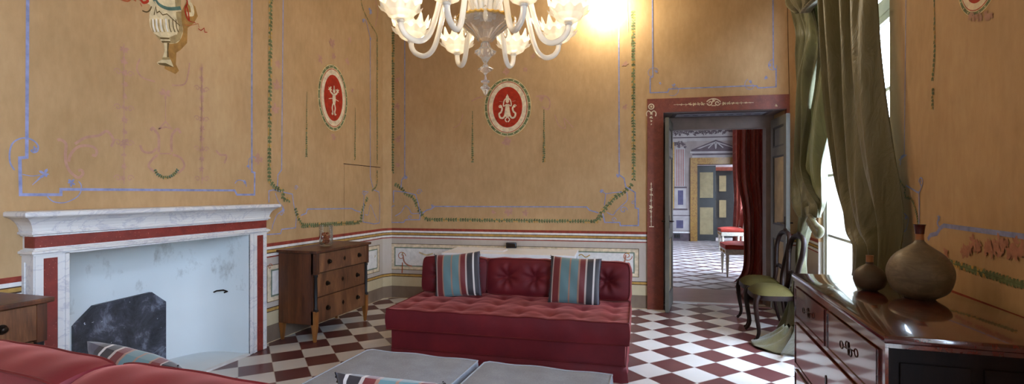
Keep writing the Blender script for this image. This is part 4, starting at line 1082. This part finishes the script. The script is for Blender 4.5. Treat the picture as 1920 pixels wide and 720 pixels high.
pillow('striped pillow at the left, behind the near sofa back cushions', (-2.14, 1.72, .435), (math.radians(-25), math.radians(-5), math.radians(176)), .56, .32, .17)
pillow('striped pillow at the bottom centre, corner pointing over the near sofa', (-.85, 1.60, .44), (math.radians(-17), math.radians(2), math.radians(176)), .42, .36, .13)

# ================================================================== OTTOMANS
def ottoman(label, x0, x1, y0, y1):
    root = thing('ottoman', label, 'ottoman', ((x0+x1)/2, (y0+y1)/2, 0), math.radians(-1.0), 'grey ottomans between the two sofas')
    w_, d_ = x1-x0, y1-y0
    m, e, eb = cushion_mesh(w_, d_, .11, [], dome=.012, nu=30, nv=30, bulge=.006)
    Mx = Matrix.Translation((0, 0, .355)); place(m, Mx); o = m.build('cushion', M['grey_fab'], root, smooth=True, angle=55)
    p = MB(); p.tube([Mx @ Vector(q) for q in e], .005, 6, closed=True); p.tube([Mx @ Vector(q) for q in eb], .005, 6, closed=True); p.build('piping', M['greypipe'], o, smooth=True)
    b = MB(); b.box(-w_/2+.02, w_/2-.02, -d_/2+.02, d_/2-.02, .06, .296, bev=.01); b.build('base', M['grey_fab'], root, smooth=True)
    for sx in (-1, 1):
        for sy in (-1, 1):
            l = MB(); l.lathe([(.018, .001), (.025, .06)], (sx*(w_/2-.07), sy*(d_/2-.07), 0), 12); l.build('leg', M['ebony'], root, smooth=True)
ottoman('left of the two grey upholstered ottomans, nearer the fireplace', -1.765, -1.032, 2.12, 2.80)
ottoman('right of the two grey upholstered ottomans', -.985, -.255, 2.11, 2.79)

# ================================================================== WHITE TABLE BEHIND THE SOFA
wt = thing('console_table', 'long white lacquered table behind the sofa against the back wall', 'table', (-2.42, 5.38, 0), math.radians(5.2))
m = MB(); m.box(0, 1.53, 0, .62, .655, .70, bev=.003); m.build('tabletop', M['whitelac'], wt)
for x in (.0, 1.47):
    for y in (.0, .56):
        m = MB(); m.box(x+.0, x+.06, y, y+.06, .001, .655); m.build('leg', M['whitelac'], wt)
def onto(px, py, z):
    d = ray(px, py); k = (z-CAMZ)/d.z; return Vector((d.x*k, d.y*k, z))
p = onto(958, 465.5, .70)
bk = thing('speaker_box', 'small black box on the white table by the wall', 'electronic device', (p.x, p.y+.02, .70), math.radians(12))
m = MB(); m.box(-.065, .065, -.03, .03, .001, .07, bev=.008); m.build('housing', M['blackplastic'], bk, smooth=True)
m = MB(); m.box(-.05, .05, -.0315, -.030, .014, .058); m.build('front_grille', M['darkmetal'], bk)
p = onto(926, 470, .70)
m = MB()
for k in range(5): m.box(-.15+.004*k, .15-.003*k, -.10+.003*k, .10, .001+.0022*k, .003+.0022*k)
o = m.build('paper_stack', M['paper'], loc=(p.x, p.y, .70), rotz=math.radians(3)); tag(o, 'flat white papers lying on the white table', 'papers')

# ================================================================== DINING CHAIRS
def side_chair(label, loc, rotz):
    """dark balloon-back chair; local: front = -x, back at x=+.42, width y +-.22"""
    root = thing('side_chair', label, 'chair', loc, rotz, 'dark balloon-back chairs by the window'); root.scale = (.88, 1, 1)
    # seat
    m = MB()
    def S(u, v):
        a = 2*PI*u; r = v
        x = .215*math.copysign(abs(math.cos(a))**.55, math.cos(a)); y = .225*math.copysign(abs(math.sin(a))**.55, math.sin(a)); y *= (1-.10*(x/.215))
        h = .435+.075*(1-r**3.2)
        return (x*r+.22, y*r, h if r < 1 else .435)
    m.grid(S, 40, 12, closed_u=True); m.build('seat', M['olive'], root, smooth=True, angle=60)
    m = MB()
    ring = [S(i/40, 1) for i in range(40)]
    vs = [(x, y, .435) for x, y, z in ring]+[(.22+(x-.22)*1.01, y*1.01, .39) for x, y, z in ring]
    m.add(vs, [(i, (i+1) % 40, 40+(i+1) % 40, 40+i) for i in range(40)]); m.add([(x, y, .4345) for x, y, z in ring], [tuple(range(40))]); m.add([(x, y, .392) for x, y, z in ring], [tuple(range(40))])
    m.build('seat_rail', M['chairwood'], root, smooth=True, angle=50)
    for sy in (-1, 1):
        c = catmull([(.045, sy*.20, .43), (.018, sy*.215, .36), (.03, sy*.21, .22), (.05, sy*.205, .10), (.035, sy*.208, .04), (.015, sy*.21, .018)], 5)
        l = MB(); l.tube(c, [.030]+[.030-.018*i/(len(c)-2) for i in range(len(c)-1)], 10); l.sphere((.012, sy*.21, .017), .016); l.build('leg', M['chairwood'], root, smooth=True)
        c = catmull([(.41, sy*.17, .44), (.425, sy*.175, .25), (.455, sy*.18, .10), (.49, sy*.185, .004)], 5)
        l = MB(); l.tube(c, [.024, .015], 10); l.build('leg', M['chairwood'], root, smooth=True)
    pts = [(.415, -.165, .42), (.43, -.13, .55), (.445, -.17, .70), (.465, -.215, .83), (.49, -.17, .945), (.50, 0, .98), (.49, .17, .945), (.465, .215, .83), (.445, .17, .70), (.43, .13, .55), (.415, .165, .42)]
    c = catmull(pts, 6); bk = MB(); bk.tube(c, .026, 10); bk.sphere((.497, 0, .995), .04, sc=(.5, 1.5, .7)); bf = bk.build('back_frame', M['chairwood'], root, smooth=True)
    m = MB(); m.tube(catmull([(.435, -.135, .60), (.44, -.05, .63), (.445, 0, .61), (.44, .05, .63), (.435, .135, .60)], 5), .016, 8); m.sphere((.445, 0, .62), .03, sc=(.5, 1.4, .9)); m.build('back_rail', M['chairwood'], root, smooth=True)
    return root
side_chair('dark balloon-back chair with olive green seat, nearer the tall chest', (.835, 5.40, 0), math.radians(2))
side_chair('dark balloon-back chair with olive green seat, nearer the doorway', (.825, 5.90, 0), math.radians(2))

# ================================================================== MAHOGANY CHEST
def big_chest():
    X0, X1, Y0, Y1, H = .705, 1.295, 1.940, 3.285, .93
    root = thing('mahogany_chest', 'large polished mahogany chest of drawers against the right wall, two vases on top', 'chest of drawers', (X0, Y0, 0), -.0215)
    Dx, Dy = X1-X0, Y1-Y0
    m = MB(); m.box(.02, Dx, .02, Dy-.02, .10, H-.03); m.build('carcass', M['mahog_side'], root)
    m = MB(); m.box(.0, Dx+.005, .0, Dy, H-.028, H, bev=.009); m.build('top', M['mahog'], root, smooth=True)
    m = MB(); m.box(.006, .02, .006, Dy-.006, H-.042, H-.028); m.box(.02, Dx, .006, .02, H-.042, H-.028); m.build('moulding', M['mahog'], root)
    # front face frame: stiles and rails
    m = MB()
    x0 = .010
    m.box(x0, .02, .02, .065, .10, H-.042); m.box(x0, .02, Dy-.065, Dy-.02, .10, H-.042)
    for z0, z1 in ((.868, H-.042), (.665, .69), (.40, .425), (.10, .15)): m.box(x0, .02, .065, Dy-.065, z0, z1)
    m.box(x0, .02, Dy/2-.014, Dy/2+.014, .69, .868); m.build('face_frame', M['mahog_front'], root)
    def bail(cx, cy, cz):
        k = MB()
        k.prism([(cy+(.009 if i % 2 else .005)*math.cos(t), cz+(.03 if i % 2 == 0 else .016)*math.sin(t)) for i, t in [(i, i*PI/6) for i in range(12)]], cx-.003, cx, axis='x')
        for sd in (-1, 1):
            k.tube([(cx-.010, cy+sd*(.052+.020*math.cos(t)), cz+.015*math.sin(t)) for t in [i*PI/6 for i in range(12)]], .0026, 6, closed=True)
            k.tube([(cx-.004, cy, cz), (cx-.010, cy+sd*.034, cz)], .0028, 6)
        return k
    def drawer(y0, y1, z0, z1, pulls):
        d = MB(); d.box(.004, .02, y0+.004, y1-.004, z0+.004, z1-.004, bev=.003); dr = d.build('drawer', M['mahog_front'], root)
        f = MB()
        for (a, b_, c, e) in ((y0+.004, y1-.004, z0+.004, z0+.012), (y0+.004, y1-.004, z1-.012, z1-.004), (y0+.004, y0+.012, z0+.012, z1-.012), (y1-.012, y1-.004, z0+.012, z1-.012)): f.box(.000, .0045, a, b_, c, e)
        f.build('cock_bead', M['mahog'], dr)
        for py in pulls: bail(.004, py, (z0+z1)/2).build('bail_pull', M['darkmetal'], dr, smooth=True)
        if len(pulls) > 1:
            k = MB(); k.prism([((y0+y1)/2+.011*math.cos(t), (z0+z1)/2+.02*math.sin(t)) for t in [i*PI/6 for i in range(12)]], .001, .004, axis='x'); k.build('escutcheon', M['darkmetal'], dr)
    drawer(.065, Dy/2-.014, .69, .868, [(.065+Dy/2-.014)/2]); drawer(Dy/2+.014, Dy-.065, .69, .868, [(Dy/2+.014+Dy-.065)/2])
    drawer(.065, Dy-.065, .425, .665, [.2, Dy-.2][:0]+[]) if False else None
    for z0, z1 in ((.425, .665), (.15, .40)):
        d = MB(); d.box(.004, .02, .069, Dy-.069, z0+.004, z1-.004, bev=.003); dr = d.build('drawer', M['mahog_front'], root)
        f = MB()
        for (a, b_, c, e) in ((.069, Dy-.069, z0+.004, z0+.012), (.069, Dy-.069, z1-.012, z1-.004), (.069, .077, z0+.012, z1-.012), (Dy-.077, Dy-.069, z0+.012, z1-.012)): f.box(.000, .0045, a, b_, c, e)
        f.build('cock_bead', M['mahog'], dr)
        k = MB(); k.prism([(Dy/2+.011*math.cos(t), (z0+z1)/2+.022*math.sin(t)) for t in [i*PI/6 for i in range(12)]], .001, .004, axis='x'); k.build('escutcheon', M['darkmetal'], dr)
    # near end panels
    for a, b_ in ((.05, .24), (.275, Dx-.03)):
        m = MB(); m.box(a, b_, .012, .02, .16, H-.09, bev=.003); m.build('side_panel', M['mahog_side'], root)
    for (xx, yy) in ((.02, .02), (.02, Dy-.09), (Dx-.07, .02), (Dx-.07, Dy-.09)):
        m = MB(); m.box(xx, xx+.07, yy, yy+.07, .001, .10, bev=.008); m.build('foot', M['mahog_front'], root)
    return H
CH = big_chest()

# ================================================================== VASES
def vase(label, loc, prof, mats, neck, rim, name='vase'):
    root = thing('ceramic_vase', label, 'vase', loc)
    m = MB(); m.lathe([(0, .002)]+prof, seg=48); m.build('vase_body', mats[0], root, smooth=True, angle=60)
    m = MB(); m.shell(neck, seg=32); m.build('vase_neck', mats[1], root, smooth=True, angle=60)
    if rim: 
        m = MB(); m.shell(rim, seg=32); m.build('vase_rim', mats[2], root, smooth=True, angle=60)
    return root
def vprof(R, h, rb, rn, peak=.40):
    pts = catmull([(rb*.9, .002, 0), (rb, .004, 0), (R*.84, h*.15, 0), (R, h*peak, 0), (R*.95, h*.60, 0), (R*.74, h*.78, 0), (R*.44, h*.90, 0), (R*.24, h*.975, 0), (rn*1.1, h*1.03, 0), (rn, h*1.06, 0)], 5)
    return [(p.x, p.y) for p in pts]
pb = onto(1718, 548, CH)
vase('large squat bronze-brown vase with narrow neck on the mahogany chest', (1.105, 2.665, CH), vprof(.122, .245, .06, .016), (M['ceramic'], M['necktop'], M['neckstripe']),
     [(.0165, .258), (.0155, .272), (.016, .284)], [(.0165, .284), (.018, .30), (.021, .322), (.024, .326), (.019, .324), (.014, .28), (.0, .278)])
vase('small round brown vase beside the large one on the mahogany chest', (.965, 2.815, CH), vprof(.068, .128, .036, .015), (M['ceramic2'], M['necktop'], M['necktop']),
     [(.0155, .132), (.0150, .16), (.0165, .166), (.0125, .166), (.011, .13), (0, .128)], None)

# ================================================================== CURTAINS
def curtain_part(name, rows, plane, mat, parent, folds=5, amp=.05, phase=0, nu=60, sub=6, bulge=0.0, thick=.003, hem=0):
    """rows: (py, pxl, pxr, x-offset) outline read on the plane x = plane and built there at real size"""
    R_ = []
    for r in rows:
        py, l, rr = r[:3]; ox = r[3] if len(r) > 3 else 0; am = r[4] if len(r) > 4 else 1
        def hit(px):
            d = ray(px, py); k = (plane-ox)/d.x; return (d.y*k, CAMZ+d.z*k)
        (yl, zl), (yr, zr) = hit(l), hit(rr); R_.append((yl, yr, (zl, zr), ox, am))
    V = [(a, b, c[0]) for a, b, c, d, e in R_]
    n = len(R_); fine = []
    A = catmull([(r[0], r[2][0], r[3]) for r in R_], sub); Bc = catmull([(r[1], r[2][1], r[4]) for r in R_], sub)
    m = MB(); nn = len(A)
    def P(u, v):
        i = min(nn-1, int(round(v*(nn-1)))); a, b = A[i], Bc[i]
        y = a.x+(b.x-a.x)*u; z = a.y+(b.y-a.y)*u; ox = a.z; am = b.z
        wv = math.sin(u*folds*2*PI+phase+.5*math.sin(v*5+u*3))+.35*math.sin(u*folds*4.3*PI+2+v*4)
        sp = .02*math.sin(v*9+u*7)
        return (plane-ox-amp*am*wv-sp-bulge*math.sin(u*PI), y+.006*math.sin(u*folds*4*PI), z)
    m.grid(P, nu, nn)
    return m.build(name, mat, parent, smooth=True, angle=180, solid=thick)
gc = thing('curtain', 'far green taffeta curtain, knotted at mid height beside the window', 'curtain', (1.30, 5.3, 0))
def under(o, p):
    o.parent = p; o.matrix_parent_inverse = Matrix.Translation(-Vector(p.location)); return o
def CP(*a, parent=None, **k):
    o = curtain_part(*a, None, **k) if False else curtain_part(a[0], a[1], a[2], a[3], None, **k)
    o.parent = parent; o.location = -Vector(parent.location); return o
CP('curtain_panel', [(-90, 1480, 1530, .0), (0, 1490, 1530, .0), (60, 1502, 1538), (100, 1497, 1534), (150, 1495, 1521), (220, 1498, 1514), (300, 1496, 1509), (345, 1494, 1522), (385, 1496, 1545, .02), (408, 1506, 1540, .03)], 1.34, M['taffeta_lit'], parent=gc, folds=3, amp=.03, phase=1)
CP('curtain_panel', [(-90, 1526, 1552), (0, 1528, 1552), (70, 1541, 1560), (150, 1531, 1561), (220, 1517, 1561), (300, 1512, 1548), (350, 1512, 1552), (385, 1512, 1552, .03), (408, 1512, 1542, .03)], 1.36, M['taffeta_lit'], parent=gc, folds=2, amp=.03, phase=2)
CP('curtain_tail', [(404, 1505, 1522, .03), (440, 1505, 1512), (480, 1499, 1508), (520, 1493, 1508, .05), (570, 1480, 1508, .12), (620, 1462, 1505, .2), (650, 1440, 1500, .28), (666, 1432, 1492, .34)], 1.34, M['taffeta_lit'], parent=gc, folds=2.5, amp=.03, phase=.6)
# knot and its hanging flap
kn = MB(); kc = Vector((1.29, 0, 0)); d_ = ray(1528, 415); k_ = 1.29/d_.x; K = Vector((1.29, d_.y*k_, CAMZ+d_.z*k_))
kn.tube(catmull([K+Vector((.02, .10, .02)), K+Vector((-.03, .05, .045)), K+Vector((-.04, -.04, .03)), K+Vector((-.02, -.12, -.03)), K+Vector((.0, -.17, -.06)), K+Vector((-.01, -.14, -.11)), K+Vector((-.02, -.06, -.06)), K+Vector((-.03, .02, .0)), K+Vector((-.01, .09, -.02))], 6), [.018, .034], 14)
o = kn.build('curtain_knot', M['taffeta'], None, smooth=True); o.parent = gc; o.location = -Vector(gc.location)
# puddled hem on the floor
pd = MB(); d_ = onto(1462, 655, 0)
def PUD(u, v):
    a = PI*.15+u*PI*1.5; r = .05+.27*v; h = .16*(1-v)**1.5+.012+.035*abs(math.sin(u*19+v*4))*(1-v*.7)
    return (d_.x+.10+r*math.cos(a)*1.0, d_.y+.08+r*math.sin(a)*.9, h)
pd.grid(PUD, 60, 14); o = pd.build('curtain_hem', M['taffeta'], None, smooth=True, angle=180, solid=.003); o.parent = gc; o.location = -Vector(gc.location)
gn = thing('curtain', 'near green taffeta curtain falling behind the mahogany chest and vases', 'curtain', (1.27, 4.1, 0))
CP('curtain_panel', [(-90, 1542, 1630), (0, 1545, 1632), (100, 1549, 1637), (200, 1553, 1645), (300, 1562, 1655), (350, 1567, 1661), (400, 1578, 1666), (435, 1586, 1669), (465, 1604, 1670), (520, 1602, 1672), (600, 1602, 1674), (700, 1600, 1674), (880, 1596, 1676), (1010, 1590, 1678, .02)], 1.27, M['taffeta'], parent=gn, folds=3.4, amp=.045, phase=2.4, nu=90)
CP('swag', [(-130, 1440, 1570, .05), (-60, 1462, 1560, .06), (-20, 1474, 1550, .07), (6, 1484, 1530, .06), (24, 1499, 1512, .04)], 1.32, M['taffeta'], parent=gc, folds=4, amp=.04, phase=0)
cr = MB(); cr.tube([(1.26, 3.35, 3.55), (1.34, 5.85, 3.55)], .018, 12); cr.sphere((1.26, 3.33, 3.55), .035); cr.sphere((1.34, 5.87, 3.55), .035); tag(cr.build('curtain_rod', M['brass'], smooth=True), 'brass curtain rod above the window', 'curtain rod')

rc = thing('curtain', 'red damask curtain hanging just beyond the doorway', 'curtain', (1.3, 8.3, 0))
def RC(u, v):
    z = 3.4*(1-v)+.01; f = u*4.5*2*PI
    xl = 1.17+.10/(1+math.exp((z-1.35)*7))-.20*math.exp(-z/.09); y = 8.7+.06*math.sin(f)+.03*math.sin(f*2.3+v*3)
    return (xl+(1.86-xl)*u, y-.25*math.exp(-z/.10)*(1-u), z)
m = MB(); m.grid(RC, 80, 60); o = m.build('curtain_panel', M['redcloth'], None, smooth=True, angle=180, solid=.003); o.parent = rc; o.location = -Vector(rc.location)
q = onto(1390, 566, 0)
m = MB()
def TR(u, v):
    a = u*PI; return (1.02+.27*v+.03*math.sin(u*9), 6.98+.95*u, .015+(.16*math.sin(v*PI))*(1-.4*u)+.02*abs(math.sin(u*14+v*5)))
m.grid(TR, 40, 14); o = m.build('curtain_train', M['redcloth'], None, smooth=True, angle=180, solid=.003); o.parent = rc; o.location = -Vector(rc.location)
rc2 = thing('curtain', 'red damask curtain bunched at the window of the next room', 'curtain', (1.9, 14.0, 0))
def RC2(u, v):
    z = 3.5*(1-v)+.01; f = u*5*2*PI; pin = 1-.35*math.exp(-((z-1.25)/.5)**2)
    return (1.88+.05*math.sin(f)+.03*math.sin(f*2.1), 13.5+.8*u*pin, z)
m = MB(); m.grid(RC2, 80, 40); o = m.build('curtain_panel', M['redcloth'], None, smooth=True, angle=180, solid=.003); o.parent = rc2; o.location = -Vector(rc2.location)

# ================================================================== CHAIRS IN THE NEXT ROOM
def salon_chair(label, loc, rotz, zf=1.0):
    """white painted armless chair with red seat; front = -x"""
    root = thing('salon_chair', label, 'chair', loc, rotz, 'white and red chairs in the next room')
    m = MB(); m.box(0, .50, -.27, .27, .37, .46, bev=.008); o = m.build('seat_rail', M['whitechair'], root)
    for s_ in (-1, 1):
        c = MB()
        for k in range(3): c.spiral if False else c.tube([(-.004, s_*(.06+.06*k)+.02*math.cos(t), .415+.02*math.sin(t)) for t in [i*PI/4 for i in range(8)]], .003, 5, closed=True)
        c.build('carving', M['gold'], o)
    m, e, eb = cushion_mesh(.5, .54, .07, [], dome=.035, nu=20, nv=20); place(m, Matrix.Translation((.25, 0, .497))); m.build('seat', M['redseat'], root, smooth=True, angle=60)
    for sx in (0, 1):
        for sy in (-1, 1):
            l = MB(); l.lathe([(.012, .001), (.014, .04), (.018, .06), (.030, .32), (.022, .34), (.032, .37)], (.035+sx*.43, sy*.235, 0), 12); l.build('leg', M['whitechair'], root, smooth=True)
    b = MB(); b.tube(catmull([(.48, -.24, .44), (.51, -.25, .7), (.55, -.22, .95), (.57, 0, 1.04), (.55, .22, .95), (.51, .25, .7), (.48, .24, .44)], 6), .025, 10); b.build('back_frame', M['whitechair'], root, smooth=True)
    m, e, eb = cushion_mesh(.42, .44, .05, [], dome=.03, nu=16, nv=16); place(m, Matrix.Translation((.525, 0, .76)) @ Matrix.Rotation(math.radians(-82), 4, 'Y')); m.build('backrest', M['redseat'], root, smooth=True, angle=60)
    return root
q = onto(1361, 520, 0); salon_chair('white chair with red seat in the next room, nearer the doorway', (q.x-.02, q.y+.26, 0), math.radians(3))
q = onto(1353, 472, 0); salon_chair('white chair with red seat in the next room, farther from the doorway', (q.x-.02, q.y+.26, 0), math.radians(3))

# ================================================================== CHANDELIER
def chandelier():
    cx, cy = -1.126, 3.214; az0 = math.atan2(-cy, -cx)      # direction toward the viewer
    root = thing('chandelier', 'large blown-glass chandelier with eight curved arms and flower cups', 'chandelier', (cx, cy, 0))
    # central finial: stacked crystal beads
    m = MB(); m.lathe([(0, 2.045), (.012, 2.06), (.022, 2.085), (.034, 2.10), (.018, 2.112), (.010, 2.125), (.026, 2.135), (.03, 2.145), (.008, 2.155), (.005, 2.185)], seg=16, wav=.08)
    m.lathe([(.006, 2.185), (.016, 2.2), (.052, 2.222), (.02, 2.245), (.01, 2.262)], seg=20, wav=.07)
    m.lathe([(.01, 2.262), (.026, 2.29), (.04, 2.31), (.074, 2.338), (.05, 2.352), (.034, 2.37), (.03, 2.39), (.02, 2.41)], seg=24, wav=.08)
    m.build('finial', M['cglass2'], root, smooth=True, angle=30)
    m = MB()
    m.shell([(.012, 2.40), (.05, 2.415), (.085, 2.455), (.15, 2.51), (.185, 2.545), (.18, 2.55), (.145, 2.52), (.08, 2.47), (.04, 2.43)], seg=64, fn=lambda a, q, r, z: (r*(1+.03*math.cos(16*a)), z))
    m.build('bowl', M['cglass2'], root, smooth=True, angle=60)
    m = MB(); m.shell([(.180, 2.545), (.194, 2.552), (.19, 2.562), (.165, 2.568), (.11, 2.575), (.05, 2.58)], seg=96, fn=lambda a, q, r, z: (r*(1+.015*math.cos(32*a)), z+.003*math.cos(32*a))); m.build('gold_rim', M['goldglass'], root, smooth=True, angle=60)
    m = MB(); m.lathe([(.05, 2.57), (.075, 2.62), (.11, 2.74), (.13, 2.86), (.10, 2.95), (.05, 3.02), (.04, 3.08), (.08, 3.14), (.10, 3.22), (.05, 3.32), (.03, 3.42)], seg=32, wav=.05); m.build('stem', M['cglass'], root, smooth=True, angle=60)
    m = MB(); m.tube([(0, 0, 3.42), (0, 0, ZC-.04)], .006, 8)
    for k in range(18):
        z = 3.45+k*.046; t = PI/2*(k % 2)
        m.tube([(.014*math.cos(a)*math.cos(t), .014*math.cos(a)*math.sin(t), z+.028*math.sin(a)) for a in [i*PI/5 for i in range(10)]], .004, 5, closed=True)
    m.build('chain', M['brass'], root, smooth=True)
    m = MB(); m.lathe([(.0, ZC-.001), (.07, ZC-.002), (.06, ZC-.03), (.02, ZC-.05), (0, ZC-.055)][::-1], seg=24); m.build('ceiling_rose', M['brass'], root, smooth=True)
    # upright leaves and hanging drops round the stem
    for k in range(8):
        a = az0+PI/8+k*PI/4+PI/8; ca, sa = math.cos(a), math.sin(a)
        c = catmull([(.06, 2.58), (.10, 2.66), (.15, 2.78), (.21, 2.86), (.26, 2.84), (.275, 2.79)] and [(.06*ca, .06*sa, 2.58), (.10*ca, .10*sa, 2.68), (.15*ca, .15*sa, 2.80), (.21*ca, .21*sa, 2.87), (.27*ca, .27*sa, 2.84), (.285*ca, .285*sa, 2.78)], 5)
        m = MB(); m.tube(c, [.012, .016, .02, .022, .018, .008, .003], 8); m.build('leaf', M['cglass'], root, smooth=True)
    for k in range(8):
        a = az0+k*PI/4; ca, sa = math.cos(a), math.sin(a)
        m = MB(); m.lathe([(0, 2.475), (.008, 2.482), (.014, 2.50), (.017, 2.52), (.012, 2.54), (.008, 2.56), (.012, 2.57), (0, 2.585)], (.2*ca, .2*sa, 0), 10); m.build('drop', M['cglass2'], root, smooth=True)
    # eight arms
    arm_m = MB()
    prof = [(.06, 2.57), (.085, 2.66), (.13, 2.76), (.20, 2.815), (.265, 2.78), (.31, 2.66), (.345, 2.52), (.39, 2.40), (.455, 2.355), (.525, 2.375), (.562, 2.42), (.57, 2.475)]
    arm_m.tube(catmull([(r, 0, z) for r, z in prof], 6), .0185, 12)
    cup = MB(); nP = 12
    def petal(a, q, r, z):
        f = q/9; t = .5+.5*math.cos(nP*a)
        if q >= 5:
            g = (q-5)/4; return (r*(1+.10*g*t), z+.045*g*(t**1.5)-.018*g*(1-t))
        return (r*(1+.02*math.cos(nP*a)), z)
    cp = [(.012, .0), (.04, .004), (.075, .022), (.092, .048), (.10, .07), (.104, .085), (.108, .098), (.113, .110), (.120, .120), (.128, .128)]
    cup.shell(cp, (.57, 0, 2.47), seg=96, fn=petal); cup.lathe([(.02, 2.455), (.026, 2.465), (.02, 2.475), (.03, 2.482)], (.57, 0, 0), 14)
    # second outer petal row
    cup.shell([(.06, .02), (.085, .045), (.105, .06), (.125, .07)], (.57, 0, 2.465), seg=96, fn=lambda a, q, r, z: (r*(1+.10*(q/3)*(.5+.5*math.cos(nP*a+PI))), z+.02*(q/3)*(.5+.5*math.cos(nP*a+PI))))
    bulb = MB(); bulb.lathe([(.010, 2.485), (.012, 2.50), (.02, 2.525), (.026, 2.55), (.021, 2.575), (.009, 2.60), (0, 2.608)], (.57, 0, 0), 14)
    bob = MB(); bob.lathe([(0, -.03), (.006, -.024), (.012, -.008), (.009, .004), (.003, .012), (.002, .05)], (.49, 0, 2.33), 10)
    a0 = arm_m.build('arm', M['cglass'], root, smooth=True, angle=80)
    c0 = cup.build('cup', M['cup'], a0, smooth=True, angle=80); b0 = bulb.build('bulb', M['bulb'], a0, smooth=True)
    for k in range(8):
        a = az0+PI/8+k*PI/4
        if k == 0: o = a0
        else: o = a0.copy(); COL.objects.link(o); o.parent = root; [(lambda c: (COL.objects.link(c), setattr(c, 'parent', o)))(ch.copy()) for ch in (c0, b0)]
        o.rotation_euler = (0, 0, a)
        spot('bulb_light', (cx+.57*math.cos(a), cy+.57*math.sin(a), 2.69), BULB_W, (1.0, .84, .60), .03)
    spot('wall_light', (-.60, BW(-.60)-.22, 3.62), SPOT_W, (1.0, .92, .68), .06)
chandelier()

# neighbouring house front seen through the windows
m = MB(); m.box(9.0, 9.4, -14, 24, -.5, 2.6)
for k in range(9):
    m.box(8.98, 9.0, -12+k*4, -10.8+k*4, .6, 2.2, 1); m.box(8.95, 9.0, -12.1+k*4, -10.7+k*4, .5, .6, 0)
o = m.build('neighbour_wall', [M['facade'], M['leafdark']]); o['kind'] = 'structure'
